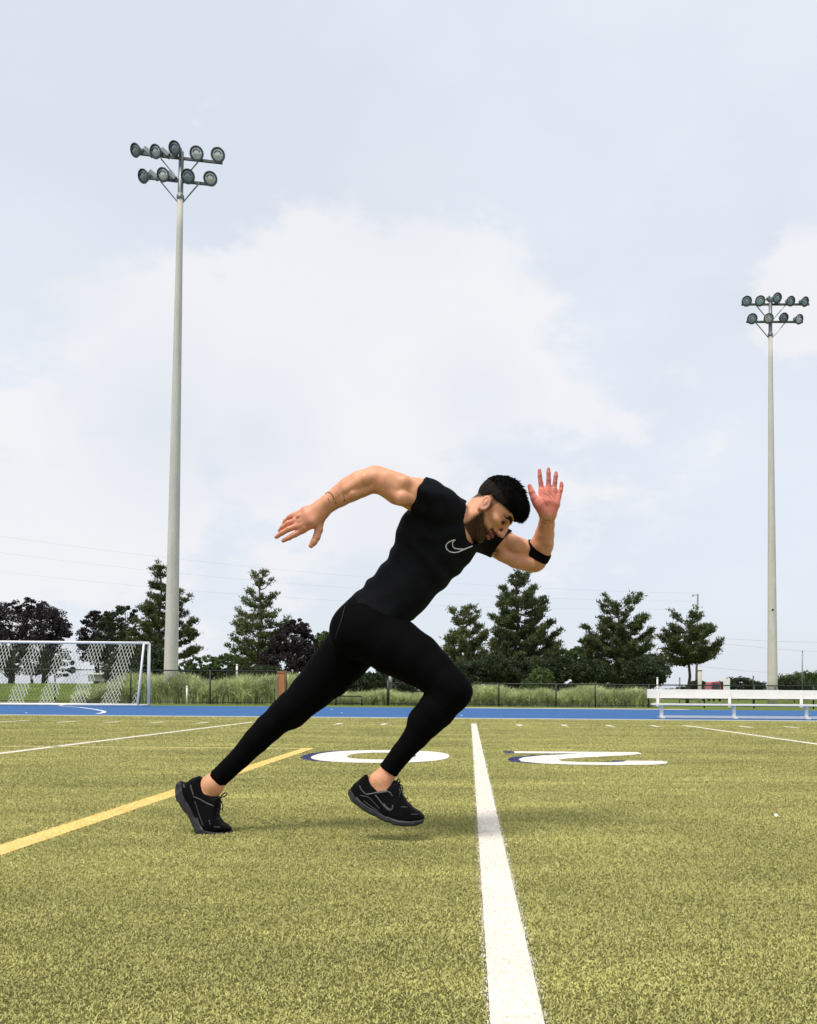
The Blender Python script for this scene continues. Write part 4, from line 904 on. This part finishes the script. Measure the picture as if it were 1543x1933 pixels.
# --- skin colours: own pigment (beard, brows, lips, palms, tattoos) plus painted socket and fingertip shade
SKIN = np.array([.72, .34, .19]); 
def skin_color(V):
    n = len(V); c = np.tile(SKIN, (n, 1)); q = (V - HO) @ HM.T; x, y, z = q.T; ay = np.abs(y); hd = (np.linalg.norm(q, axis=1) < .2)
    nz = .5 + .25 * wob(V, 900) + .25 * wob(V, 430, 1.0)
    def mix(mask, col):
        m_ = np.clip(mask, 0, 1)[:, None]; c[:] = c * (1 - m_) + np.array(col) * m_
    st = lambda a, b, t: (lambda k: k * k * (3 - 2 * k))(np.clip((t - a) / (b - a + 1e-9), 0, 1))
    # beard: below a line from the sideburn to the corner of the mouth, with the moustache
    line = -.004 - .030 * st(.0, .06, x)
    beard = st(0, .020, line - z + .004 * wob(V, 500)) * st(.004, .022, x + .004 * wob(V, 400)) * (z > -.12)
    mous = st(.082, .090, x) * st(-.018, -.025, z) * st(-.045, -.040, z) * 0 + ((x > .08) & (z < -.028) & (z > -.042) & (ay < .034)) * 1.0
    side = st(.016, .008, np.abs(x + .0 - .012)) * st(-.03, -.01, z) * st(.05, .03, z) * (ay > .05) * .65
    lips = ((x > .088) & (ay < .024) & (z > -.068) & (z < -.041)) * 1.0
    mix(hd * np.maximum(np.maximum(beard * 1.0, mous * .95), side) * (.84 + .16 * nz), (.013, .0075, .006))
    mix(hd * lips, (.27, .10, .085))
    mix(hd * lips * st(.0022, .0008, np.abs(z + .0535)), (.05, .012, .012))
    # brows and lashes, then painted eye-socket shade
    br = st(.0085, .005, np.abs(z - (.045 - .010 * st(.035, .055, ay))) * .8) * (x > .06) * st(.006, .011, ay) * st(.058, .050, ay)
    mix(hd * br * .97, (.012, .008, .007))
    ey = st(.0080, .0045, np.abs(z - .0150 + 14 * (ay - .032) ** 2)) * (x > .07) * st(.017, .013, np.abs(ay - .032))
    mix(hd * ey * .95, (.010, .007, .006))
    sock_shade = st(1.0, .3, ((ay - .032) / .024) ** 2 + ((z - .018) / .017) ** 2) * (x > .06); mix(hd * sock_shade * .6, (.10, .04, .028))  # shade of the deep-set eyes painted into the skin colour
    # cropped hair fading above the ears and at the nape
    fl = np.where(x > -.018, .034 + .32 * np.maximum(0, x), .034 + 1.25 * (x + .018)); fade = st(-.016, .004, z - fl) * (x < .08) * (ay < .0795)
    mix(hd * fade * (ay > 0) * .9, (.018, .013, .012))
    # ears and palms are pinker
    earm = ((ay > .074) & (np.abs(x + .008) < .03) & (np.abs(z) < .045)); mix(hd * earm * .35, (.62, .26, .19))
    hv = V - P(1034, 940, 3.49); pm = (np.abs(hv[:, 0]) < .09) * st(.115, .09, np.abs(V[:, 2] - P(1034, 925, 3.5)[2])) * st(3.53, 3.505, V[:, 1]) * (V[:, 0] > .2); mix(pm * .85, (.84, .25, .19))
    fpx = P(1034, 921, 3.5)[2]; tip_shade = pm * st(fpx, fpx + .01, V[:, 2]); mix(tip_shade * .6, (.40, .10, .09))  # fingertips darkened: shade on the bent fingers put into the colour
    hb = st(P(600, 960, 3.2)[0] + .03, P(570, 960, 3.2)[0], V[:, 0]) * (V[:, 0] < -.45) * (V[:, 2] > .9); mix(hb * (.35 + .25 * nz), (.68, .24, .17))
    pxl = np.stack([887 + V[:, 0] * F / V[:, 1], 1312 - (V[:, 2] - CH) * F / V[:, 1]], 1)
    def crease(pl, w, am, msk):
        pl = [np.array((990 + a / 17.14, 870 + b / 17.14)) for a, b in pl]; d = np.full(n, 1e9)
        for i in range(len(pl) - 1):
            e = pl[i + 1] - pl[i]; t = np.clip(((pxl - pl[i]) @ e) / (e @ e), 0, 1); d = np.minimum(d, np.linalg.norm(pxl - pl[i] - t[:, None] * e, axis=1))
        mix(msk * st(w, w * .4, d) * am, (.30, .075, .05))
    pmk = (V[:, 0] > .2) * (V[:, 1] < 3.512) * 1.0
    for pl in ([(525, 1000), (600, 1030), (700, 1080), (830, 1200)], [(720, 950), (800, 1040), (960, 1200)], [(880, 960), (1000, 990), (1100, 1010)], [(540, 1190), (640, 1300), (690, 1450)], [(480, 640), (600, 610)], [(720, 600), (850, 600)], [(940, 710), (1060, 710)], [(1120, 960), (1230, 970)], [(520, 840), (640, 800)], [(730, 800), (860, 800)], [(920, 880), (1050, 900)], [(470, 440), (580, 440)], [(740, 430), (840, 430)], [(960, 580), (1060, 580)], [(200, 1010), (320, 980)]):
        crease(pl, 1.6, .55, pmk)
    c *= (1 + .10 * wob(V, 60) + .06 * wob(V, 240, 2))[:, None]
    return c
M['skin'] = mat('skin', (.5, .25, .15), .48, attr='col', bump=(260, .25, .0012), spec=.4, sss=.06)
def tie_spec(m, a, b, hi):     # hair and ink shine less than bare skin
    N, L = m.node_tree.nodes, m.node_tree.links; at = [n for n in N if n.type == 'ATTRIBUTE'][0]; r = N.new('ShaderNodeMapRange')
    L.new(at.outputs['Fac'], r.inputs[0]); r.inputs[1].default_value = a; r.inputs[2].default_value = b; r.inputs[3].default_value = .04; r.inputs[4].default_value = hi; L.new(r.outputs[0], N['Principled BSDF'].inputs['Specular IOR Level'])
tie_spec(M['skin'], .03, .3, .38)
def cloth_mat(name, col, rough, bump, sheen=0.0):
    m = mat(name, col, rough, noise=[(25, .12, (1, 1, 1))], bump=bump, spec=.06); m.node_tree.nodes['Principled BSDF'].inputs['Sheen Weight'].default_value = sheen; return m
M['shirt'] = cloth_mat('shirt_cloth', (.0085, .0088, .0105), .85, (700, .3, .0006), .0)
M['tights'] = cloth_mat('tights_cloth', (.0018, .0018, .0022), .85, (500, .3, .0005), .0)
M['band'] = cloth_mat('band_cloth', (.004, .004, .005), .8, (600, .3, .0005), .0)
M['shoe'] = cloth_mat('shoe_mesh', (.005, .005, .006), .7, (420, .8, .0012), .0)
M['sole'] = mat('sole_foam', (.019, .017, .020), .65, noise=[(70, .3, (1, 1, 1))])
M['shoe_gray'] = mat('shoe_overlay', (.085, .085, .090), .45)
M['lace'] = mat('lace', (.012, .012, .013), .8, bump=(1500, .5, .001))
M['hair'] = mat('hair', (.0022, .0020, .0020), .7, spec=.06, bump=(300, .6, .002))
M['print_white'] = mat('print_white', (.80, .80, .80), .6)
M['ink'] = mat('tattoo_ink', (.060, .035, .030), .6)

person = empty('person', (P(690, 1573, 3.42)[0], 3.42, 0), 'man in black running clothes sprinting across the turf towards the right', 'person')
allp = [P(518, 1500, 3.2), P(1062, 880, 3.55), P(330, 1575, 3.45), P(890, 1300, 3.2)]
hdlo, hdhi = box_of([hp(-.11, -.10, -.11), hp(.14, .10, .15), hp(.14, -.10, -.11), hp(-.11, .10, .15), hp(-.11, -.1, .15), hp(.14, .1, -.11)], .01)
nk = P(845, 1010, 3.43)
pieces = [
    ((hdlo[0] - .05, hdlo[1], P(900, 1045, 3.44)[2]), (P(1000, 950, 3.44)[0] + .01, hdhi[1], hdhi[2] + .01), .0024),
    ((P(845, 950, 3.3)[0], 3.15, P(900, 1060, 3.44)[2]), (P(870, 950, 3.3)[0] + .01, 3.75, P(900, 880, 3.44)[2]), .004),
    ((P(510, 1000, 3.2)[0], 3.15, P(560, 1045, 3.2)[2]), (P(628, 1000, 3.2)[0], 3.30, P(600, 915, 3.2)[2]), .0019),
    ((P(626, 1000, 3.2)[0], 3.10, P(700, 1000, 3.2)[2]), (P(830, 940, 3.2)[0], 3.40, P(700, 870, 3.2)[2]), .0035),
    ((P(990, 950, 3.5)[0], 3.43, P(1030, 990, 3.5)[2]), (P(1070, 900, 3.5)[0], 3.62, P(1030, 872, 3.5)[2]), .0019),
    ((P(900, 1040, 3.6)[0], 3.44, P(1000, 1095, 3.65)[2]), (P(1058, 1040, 3.6)[0], 3.78, P(1030, 989, 3.5)[2] + .001), .0035),
    ((P(690, 1470, 3.3)[0], 3.2, P(720, 1510, 3.3)[2]), (P(765, 1470, 3.3)[0], 3.42, P(720, 1430, 3.3)[2]), .003),
    ((P(370, 1470, 3.46)[0], 3.36, P(400, 1530, 3.46)[2]), (P(445, 1470, 3.46)[0], 3.56, P(400, 1445, 3.46)[2]), .003)]
pieces = [(lo, hi, h) for lo, hi, h in pieces]
skin_node = Mod(body, lambda d, p: d - .0011 * wob(p, 55) * (p[:, 2] > .9) * (np.linalg.norm(p - HO, axis=1) > .16))
blo = (P(368, 1500, 3.46)[0], 3.08, -.002); bhi = (P(1072, 1000, 3.5)[0], 3.80, P(1035, 872, 3.45)[2])
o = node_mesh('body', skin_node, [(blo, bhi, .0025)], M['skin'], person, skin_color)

# --- shirt
def plane(px0, py0, px1, py1, Y):      # signed distance to a cut across the picture plane, positive on the right of travel
    a, b = P(px0, py0, Y), P(px1, py1, Y); d = (b - a) / np.linalg.norm(b - a); n = np.array([d[2], 0, -d[0]]); return lambda p: (p - a) @ n
slR = plane(799, 914, 775, 968, 3.23); slL = plane(964.5, 1004, 927, 1052, 3.62)
sgn = lambda f, q: (lambda p: f(p)) if f(np.array([q]))[0] < 0 else (lambda p: -f(p))
slR = sgn(slR, P(830, 955, 3.28)); slL = sgn(slL, P(905, 1006, 3.57))
upR = Mod(armR_up, lambda d, p: smax(d - .008, slR(p), .002)); upL = Mod(armL_up, lambda d, p: smax(d - .009, slL(p), .002))
shirt_t = Mod(U(.04, torso, traps, pc((884, 984, 3.435, 23), (860, 1000, 3.43, 28), k=.02)), lambda d, p: d - .007)
hem = sgn(plane(655, 1139, 779, 1178, 3.42), P(830, 1000, 3.42)); hemx = P(655, 1139, 3.42)[0]
def shirt_cut(d, p):
    s = (p[:, 0] - hemx) / .26
    wav = .011 * np.sin(s * 8.5 + 5.2) + .006 * np.sin(p[:, 1] * 30)
    q = p - P(733, 1120, 3.42)
    along = q @ sp; frontness = q @ frn
    ax_ = np.exp(-(np.linalg.norm(p - P(790, 985, 3.22), axis=1) / .10) ** 2)
    # folds: diagonal drags from the armpit and stacked creases at the small of the back
    fold = .0045 * ax_ * np.sin((p[:, 0] * .75 + p[:, 2] * .55) * 120 + 2 * np.sin(p[:, 2] * 23)) + .0038 * np.sin(along * 95 + 3 * np.sin(frontness * 16)) * np.exp(-((along + .02) / .07) ** 2) * np.clip(.6 - frontness * 6, 0, 1)
    fold += .0040 * np.sin((p[:, 0] * .9 + p[:, 2] * .35) * 70 + 4 * np.sin(p[:, 2] * 11)) * np.exp(-((along - .16) / .14) ** 2)
    fold += .0036 * np.sin((p[:, 0] * .3 - p[:, 2] * 1.0) * 85 + 2.5 * np.sin(p[:, 0] * 17)) * np.exp(-((along - .30) / .12) ** 2)
    fold += .003 * wob(p, 34)
    nh = np.exp(-np.maximum(-hem(p) - wav, 0) / .02); d = d - fold - .004 * nh
    d = smax(d, hem(p) + wav, .003)
    return d
shirt0 = Mod(U(.025, shirt_t, upR, upL), shirt_cut)
coll = Cap(P(925, 935, 3.45), P(868, 986, 3.44), .066, .0655)
coll2 = Cap(P(912, 985, 3.45), P(888, 1004, 3.47), .05, .045)
shirt = Sub(shirt0, .004, coll, Ell(P(889, 988, 3.40), (.066, .085, .085)))
slo, shi = box_of([P(650, 1185, 3.2), P(975, 905, 3.2), P(975, 905, 3.8), P(650, 1185, 3.7)], .01); slo[1] = 3.1; shi[1] = 3.8
so = node_mesh('shirt', shirt, [(slo, shi, .0042)], M['shirt'], person, relax=1)
# collar rib
# chest emblem, thread outline laid on the cloth
em = [(1225, 658), (1180, 676), (1140, 694), (1100, 711), (1060, 717), (1025, 708), (1000, 688), (990, 664), (997, 642), (1015, 625), (1040, 612), (1074, 604), (1056, 616), (1048, 632), (1050, 650), (1056, 668), (1070, 679), (1100, 684), (1150, 687), (1190, 672), (1225, 658)]
pts = []
for i in range(len(em) - 1):
    for t in np.linspace(0, 1, 4, endpoint=False):
        x, y = em[i][0] + (em[i + 1][0] - em[i][0]) * t, em[i][1] + (em[i + 1][1] - em[i][1]) * t
        h_ = cast(shirt, 630 + x / 4.676, 890 + y / 4.676, 3.1, 3.6)
        if h_ is not None: pts.append(h_ - np.array([0, .0005, 0]))
mb = MB(); mb.tube(pts + pts[:1], .0021, 6, False); mb.build('chest_emblem', M['print_white'], so, True)

# --- tights
ckR = sgn(plane(715, 1443, 750, 1468, 3.31), P(800, 1370, 3.3)); ckL = sgn(plane(394.6, 1457.5, 424, 1486, 3.47), P(480, 1400, 3.48))
def ti(d, p):
    cut = np.where(p[:, 0] > P(600, 1400, 3.4)[0], np.where(p[:, 2] < .45, ckR(p), -1), np.where(p[:, 2] < .45, ckL(p), -1))
    w = .0009 * wob(p, 42) + .0010 * np.sin(p[:, 0] * 55 + p[:, 2] * 80 + 2 * np.sin(p[:, 1] * 30)) * np.exp(-(np.abs(p[:, 2] - .57) / .09) ** 2)
    seam = 0
    return smax(d - .0035 - w, cut, .002)
hipn = U(.04, Ell(P(700, 1169, 3.42), (.13, .153, .114), np.array([sp, latp, frp])), legs)
wst = sgn(plane(655, 1122, 779, 1161, 3.42), P(690, 1200, 3.42))
tights = Mod(Mod(hipn, ti), lambda d, p: smax(d, wst(p), .004))
tlo, thi = box_of([P(385, 1495, 3.3), P(900, 1120, 3.3)], .02); tlo[1] = 3.15; thi[1] = 3.75
to = node_mesh('tights', tights, [(tlo, thi, .0046)], M['tights'], person)
lw = []
for t in np.linspace(0, 1, 40):   # flatlock seam curving round the seat
    px = 627 + 18 * t ** 1.5 + 12 * (1 - t) ** 2 * 0 + 4 * math.sin(t * 3); py = 1206 - 62 * t
    h_ = cast(tights, px + 6, py, 3.15, 3.6)
    if h_ is not None: lw.append(h_)
M['seam'] = mat('seam_thread', (.02, .021, .024), .7)
if len(lw) > 3: mb = MB(); mb.tube(lw, .0016, 5); mb.build('seam', M['seam'], to, True)
# --- elbow band
bdA = plane(1001, 1017, 1038, 1046, 3.66); bdB = plane(993.5, 1027.5, 1025, 1066, 3.66); ctr = P(1018.5, 1032.3, 3.655)
bA, bB = sgn(bdA, ctr), sgn(bdB, ctr)
def bd(d, p):
    q = p - ctr; s = q @ np.array([.62, 0, .79]) - .55 * q[:, 1]
    return smax(d - .0045, np.maximum(np.maximum(s, -.044 - s), -.048 - q[:, 0]), .002)
band = Mod(U(.018, armL_lo, armL_up), bd)
blo, bhi = box_of([P(985, 1075, 3.5), P(1050, 1005, 3.8)], .01); blo[1] = 3.5; bhi[1] = 3.8
node_mesh('elbow_band', band, [(blo, bhi, .003)], M['band'], person)
# --- wrist tattoos and bracelets
def skin_line(name, pl, r, m, y0, y1):
    pts = [cast(body, x, y, y0, y1) for x, y in pl]; pts = [q for q in pts if q is not None]
    if len(pts) > 1: mb = MB(); mb.tube([q + YV * r * .45 for q in pts], r, 5); mb.build(name, m, person, True)
cz = lambda x, y: (500 + x / 5.935, 870 + y / 5.935)
for pl in ([(775, 322), (800, 340), (815, 360), (828, 384)], [(705, 350), (745, 365), (765, 395), (778, 430)], [(708, 420), (722, 450), (735, 480)], [(885, 378), (890, 395), (886, 412)], [(893, 430), (897, 450)], [(700, 355), (680, 368)], [(790, 455), (800, 475), (795, 495)]):
    fine = []
    for i in range(len(pl) - 1):
        for t in np.linspace(0, 1, 4, endpoint=False): fine.append(cz(pl[i][0] + (pl[i + 1][0] - pl[i][0]) * t, pl[i][1] + (pl[i + 1][1] - pl[i][1]) * t))
    skin_line('tattoo', fine + [cz(*pl[-1])], .0023, M['ink'], 3.08, 3.35)
cy = lambda x, y: (860 + x / 7.014, 870 + y / 7.014)
for pl in ([(1150, 800), (1190, 830), (1240, 835), (1290, 815)], [(1165, 770), (1210, 795), (1260, 790)], [(1268, 870), (1280, 890)]):
    fine = []
    for i in range(len(pl) - 1):
        for t in np.linspace(0, 1, 4, endpoint=False): fine.append(cy(pl[i][0] + (pl[i + 1][0] - pl[i][0]) * t, pl[i][1] + (pl[i + 1][1] - pl[i][1]) * t))
    skin_line('tattoo', fine + [cy(*pl[-1])], .0014, M['ink'], 3.45, 3.7)

# --- hair: short sides, longer top pushed forward
def hair_fn(d, q):
    x, y, z = q.T; ay = np.abs(y)
    lim = np.where(x > -.018, np.minimum(.034 + .32 * np.maximum(0, x), .060), .034 + 1.25 * (x + .018))      # lower hairline: ears, temples, nape
    d = smax(d, lim - z, .004)
    d = d - .0009 * np.sin(x * 210 + y * 160 + 2 * np.sin(z * 80)) * np.sin(y * 190 - x * 60) - .0010 * np.sin(x * 95 - y * 260)
    return d
hair_in = U(.02, Ell((.002, 0, .060), (.091, .0785, .083)), Ell((.008, 0, .078), (.084, .070, .078)), Ell((.056, 0, .102), (.053, .058, .043)), Ell((.086, 0, .097), (.030, .052, .031)), Ell((.104, .0, .086), (.014, .040, .014)), Ell((.035, 0, .03), (.0695, .066, .078)))
hair = Head(Mod(hair_in, hair_fn))
hlo, hhi = box_of([hp(-.11, -.1, -.03), hp(.15, .1, .17), hp(.15, -.1, -.02), hp(-.11, .1, .17)], .012); hlo[1] = HO[1] - .11; hhi[1] = HO[1] + .11
def hair_color(V):
    q = (V - HO) @ HM.T; t = np.clip((.105 - q[:, 2]) / .05, 0, 1) * np.clip((.06 - q[:, 0]) / .04, 0, 1) * (.8 + .2 * wob(V, 300))
    return np.array([.0022, .0020, .0020]) * (1 - t[:, None]) + np.array([.020, .014, .012]) * t[:, None]
M['short_hair'] = mat('short_hair', (.002, .002, .002), .75, attr='col', bump=(500, .6, .002), spec=.06)
ho = node_mesh('hair', hair, [(hlo, hhi, .0026)], M['short_hair'], person, hair_color)
me = ho.data; nv = len(me.vertices); hv = np.empty(nv * 3, np.float32); me.vertices.foreach_get('co', hv); hv = hv.reshape(-1, 3)
Rh = np.random.default_rng(12); q = (hv - HO) @ HM.T; sel = np.flatnonzero((q[:, 2] > .07)); sel = Rh.choice(sel, 9000)
c = hv[sel]; ql = q[sel]; nrm = ql - np.array([.02, 0, .05]); nrm /= np.linalg.norm(nrm, axis=1)[:, None]
dl = nrm * .45 + np.array([.9, 0, .10]) + Rh.normal(0, .22, ql.shape); dl[:, 2] -= .8 * np.clip((ql[:, 0] - .08) / .05, 0, 1); dl /= np.linalg.norm(dl, axis=1)[:, None]
dw = dl @ np.array([hf, hl, up]); ln = Rh.uniform(.005, .015, len(c)) * np.where((ql[:, 0] < .02) & (ql[:, 2] > .12), 1.5, 1.0)
V, Fc = tri_cards(c - dw * .004, dw, ln, np.full(len(c), .0011), Rh)
tb = MB(); rt = np.random.default_rng(4)
for i in range(150):
    crest = i < 95
    a0 = np.array([rt.uniform(-.06, .05), rt.uniform(-.05, .03), 0]) if crest else np.array([rt.uniform(.085, .112), rt.uniform(-.045, .03), 0])
    if crest: zz = .078 + .078 * math.sqrt(max(0, 1 - ((a0[0] - .008) / .084) ** 2 - (a0[1] / .07) ** 2)); dd = np.array([rt.uniform(-.1, .9), rt.uniform(-.4, .4), 1.0])
    else: zz = .075 + rt.uniform(0, .04); dd = np.array([.75, rt.uniform(-.5, .5), rt.uniform(-.9, .1)])
    dd /= np.linalg.norm(dd); L_ = rt.uniform(.008, .019 if crest else .015); b_ = np.array([a0[0], a0[1], zz]) - dd * .006
    tb.tube([hp(*b_), hp(*(b_ + dd * (L_ * .6 + .004))), hp(*(b_ + dd * (L_ + .004) + np.array([.003, 0, -.001])))], [.0040, .0026, .0004], 5)
tag(tb.build('hair_tufts', M['hair'], ho, True), kind='stuff')
tag(link('hair_strands', npmesh('strands', V, Fc, 3), M['hair'], ho), kind='stuff')

# --- shoes
def poly_sdf(poly):
    P_ = np.array(poly)
    def f(x, z):
        d = np.full(x.shape, 1e9); s = np.ones(x.shape); n = len(P_)
        for i in range(n):
            a, b = P_[i], P_[(i + 1) % n]; ex, ez = b - a; wx, wz = x - a[0], z - a[1]
            t = np.clip((wx * ex + wz * ez) / (ex * ex + ez * ez + 1e-12), 0, 1); dx, dz = wx - ex * t, wz - ez * t; d = np.minimum(d, dx * dx + dz * dz)
            c = ((a[1] <= z) & (b[1] > z)) | ((a[1] > z) & (b[1] <= z)); xi = a[0] + (z - a[1]) / (np.where(abs(b[1] - a[1]) < 1e-12, 1e-12, b[1] - a[1])) * (b[0] - a[0])
            s = np.where(c & (x < xi), -s, s)
        return s * np.sqrt(d)
    return f
class Prof:
    """side outline in photo pixels given real thickness: half width w(t, h) along the foot"""
    def __init__(s, poly, Y0, ax0, ax1, wfn, k, yoff=None):
        s.Y0 = Y0; s.pw = np.array([P(x, y, Y0)[[0, 2]] for x, y in poly]); s.f = poly_sdf(s.pw); s.a = P(*ax0, Y0)[[0, 2]]; s.b = P(*ax1, Y0)[[0, 2]]; s.w = wfn; s.k = k; s.yoff = yoff
        c = s.pw.mean(0); s.c = np.array([c[0], Y0, c[1]]); s.R = np.abs(s.pw - c).max() * 1.5 + .05
    def ev(s, p, bc, bR):
        if np.linalg.norm(bc - s.c) > bR + s.R + .05: return None
        d2 = s.f(p[:, 0], p[:, 2]); ab = s.b - s.a; L = np.linalg.norm(ab); r = p[:, [0, 2]] - s.a; t = r @ ab / L ** 2; hgt = np.abs(r @ np.array([-ab[1], ab[0]]) / L) * np.sign(r @ np.array([-ab[1], ab[0]]))
        yc = s.Y0 + (0 if s.yoff is None else s.yoff(t)); w = s.w(np.clip(t, 0, 1), hgt)
        return smax(d2, np.abs(p[:, 1] - yc) - w, s.k)
wk = lambda t: np.interp(t, [0, .06, .2, .45, .7, .88, .97, 1], [.022, .032, .036, .038, .049, .045, .032, .018])
def shoe(label_parts, up_poly, so_poly, Y0, ax0, ax1, h=.0024):
    upn = Prof(up_poly, Y0, ax0, ax1, lambda t, g: wk(t) * (1 - .20 * np.clip((g - .02) / .10, 0, 1) ** 1.3) - .002, .022)
    son = Prof(so_poly, Y0, ax0, ax1, lambda t, g: wk(t) + .0045, .007)
    b0 = upn.pw.min(0) - .02; b1 = upn.pw.max(0) + .02; lo = (b0[0], Y0 - .07, b0[1] - .01); hi = (b1[0], Y0 + .07, b1[1])
    def groove(d, p):
        r = p[:, [0, 2]] - son.a; ab = son.b - son.a; t = r @ ab / (ab @ ab); g = r @ np.array([-ab[1], ab[0]]) / np.linalg.norm(ab)
        return d + .0022 * np.clip(np.sin(t * 34 + g * 160), .2, 1) * (t < .62) * (np.abs(p[:, 1] - Y0) > .02)
    s1 = node_mesh('shoe', upn, [(lo, hi, h)], M['shoe'], person); s2 = node_mesh('sole', Mod(son, groove), [(lo, hi, h)], M['sole'], s1)
    return s1, s2, U(.001, upn, son)
upF = [(661, 1490), (668, 1480), (678, 1472), (688, 1463), (693, 1461.5), (697, 1471), (704, 1480), (714, 1484.5), (728, 1484.5), (738, 1480), (744, 1473), (750, 1473), (757, 1486), (760, 1499), (769, 1514), (782, 1526.5), (794, 1533), (801, 1540), (802, 1547), (796, 1552), (775, 1553), (750, 1549), (722, 1539), (700, 1527), (680, 1513), (665, 1502)]
soF = [(659.5, 1489), (666, 1492), (674, 1503), (691, 1516), (712, 1528), (732, 1538), (752, 1544.5), (775, 1547.5), (798, 1545), (802.5, 1545), (799, 1552), (786, 1556.8), (765, 1557), (745, 1554), (722, 1546), (698, 1534), (678, 1522), (664, 1509.5), (658.5, 1499)]
upB = [(343, 1475), (352, 1477), (362, 1469.5), (376, 1464.5), (381, 1468), (384, 1480), (392, 1493), (404, 1501), (413, 1503.5), (416, 1512), (412, 1530), (412, 1542), (420, 1553), (431, 1558), (437.5, 1563), (438, 1569), (415, 1571), (392, 1570), (380, 1562), (370, 1545), (358, 1520), (346, 1500), (340, 1485)]
soB = [(341, 1474), (347, 1480), (352, 1500), (364, 1520), (376, 1542), (384, 1557), (394, 1565), (412, 1568.5), (438, 1568.5), (438, 1573), (410, 1574), (386, 1574), (378, 1571), (371, 1559), (363, 1543), (350, 1526), (338, 1509), (333.5, 1492), (335.5, 1479)]
sF, sFs, nF = shoe('front', upF, soF, 3.31, (660, 1500), (802, 1556))
sB, sBs, nB = shoe('back', upB, soB, 3.455, (338, 1490), (420, 1580))
def surf_line(name, node, pl, r, m, parent, y0, y1, taper=None, closed=False):
    pts = []
    if closed: pl = pl + pl[:1]
    for i in range(len(pl) - 1):
        n = max(2, int(math.hypot(pl[i + 1][0] - pl[i][0], pl[i + 1][1] - pl[i][1]) / 1.2))
        for t in np.linspace(0, 1, n, endpoint=False): pts.append((pl[i][0] + (pl[i + 1][0] - pl[i][0]) * t, pl[i][1] + (pl[i + 1][1] - pl[i][1]) * t))
    pts.append(pl[-1]); q = [cast(node, x, y, y0, y1) for x, y in pts]; q = [a for a in q if a is not None]
    if len(q) < 2: return
    rr = r if taper is None else [r * np.interp(i / (len(q) - 1), [0, 1], taper) for i in range(len(q))]
    mb = MB(); mb.tube(q, rr, 6); return mb.build(name, m, parent, True)
fs = lambda x, y: (640 + x / 8.572, 1430 + y / 8.572)
for nm, pl, r in (('side_emblem', [(590, 605), (640, 670), (700, 750), (770, 825), (830, 860), (865, 830), (875, 770)], .0030), ('side_emblem', [(720, 745), (780, 815), (835, 845)], .0032), ('overlay', [(335, 455), (370, 530), (430, 590)], .0028), ('overlay', [(440, 600), (560, 580), (680, 545), (780, 540), (850, 580)], .0030), ('overlay', [(600, 575), (700, 562), (780, 550)], .0030),
    ('overlay', [(340, 610), (480, 640), (560, 720), (660, 830)], .0014), ('overlay', [(280, 640), (370, 740), (500, 830)], .0020), ('overlay', [(400, 700), (520, 790), (640, 870)], .0016), ('overlay', [(850, 1010), (1000, 1045), (1150, 1050)], .0020), ('overlay', [(1170, 920), (1290, 915)], .0012), ('overlay', [(1010, 800), (1110, 800)], .0014), ('eyelet', [(840, 590), (870, 625)], .0022)):
    surf_line(nm, nF, [fs(*a) for a in pl], r, M['shoe_gray'], sF, 3.2, 3.4)
bs = lambda x, y: (320 + x / 11.02, 1440 + y / 11.02)
for nm, pl, r in (('overlay', [(440, 460), (460, 540), (500, 670)], .0030), ('overlay', [(500, 700), (640, 760), (780, 840), (920, 900)], .0026), ('overlay', [(530, 800), (590, 980), (640, 1140), (700, 1300)], .0014), ('overlay', [(570, 1150), (620, 1290), (700, 1410)], .0030), ('overlay', [(830, 1190), (850, 1290)], .0022), ('overlay', [(930, 1330), (1060, 1340)], .0014), ('overlay', [(295, 440), (315, 520)], .0020)):
    surf_line(nm, nB, [bs(*a) for a in pl], r, M['shoe_gray'], sB, 3.35, 3.55)
def laces(parent, Y0, rows, loop, r=.0021):
    mb = MB()
    for (xa, ya, xb, yb, w) in rows:
        a = P(xa, ya, Y0); mb.tube([P(xb, yb, Y0 - w), P(xa, ya, Y0 - w * .55) + np.array([.003, 0, .003]), P(xa, ya, Y0) + np.array([.006, 0, .006]), P(xa, ya, Y0 + w * .55) + np.array([.003, 0, .003]), P(xb, yb, Y0 + w)], r, 6)
    mb.build('laces', M['lace'], parent, True)
    mb = MB()
    for l in loop: mb.tube([P(x, y, Y0 + dy) for x, y, dy in l], r * 1.15, 6)
    mb.build('lace_bow', M['lace'], parent, True)
laces(sF, 3.31, [(753, 1479, 745, 1482, .030), (758, 1488, 749, 1492, .032), (761, 1499, 752, 1503, .034), (767, 1508, 757, 1513, .036), (773, 1516, 764, 1522, .038)],
    [[(752, 1478, 0), (760, 1484, -.02), (761, 1493, -.035), (757, 1498, -.04), (754, 1490, -.03), (752, 1480, 0)], [(752, 1478, 0), (756, 1474, -.015), (752, 1470, -.02), (749, 1476, 0)], [(752, 1479, 0), (756, 1494, -.035), (754, 1506, -.045)]])
laces(sB, 3.455, [(415, 1508, 405, 1508, .028), (414, 1518, 404, 1517, .030), (412, 1528, 403, 1527, .032), (412, 1538, 403, 1537, .034), (414, 1547, 405, 1547, .036)],
    [[(415, 1507, 0), (420, 1500, 0), (426, 1496.5, -.005), (429, 1498, -.008), (428, 1501, -.008), (422, 1504, -.004), (415, 1507, 0)], [(415, 1508, 0), (419, 1514, -.01), (421, 1522, -.014), (420, 1531, -.016)], [(415, 1508, 0), (417, 1516, .004), (416, 1530, -.004)]])
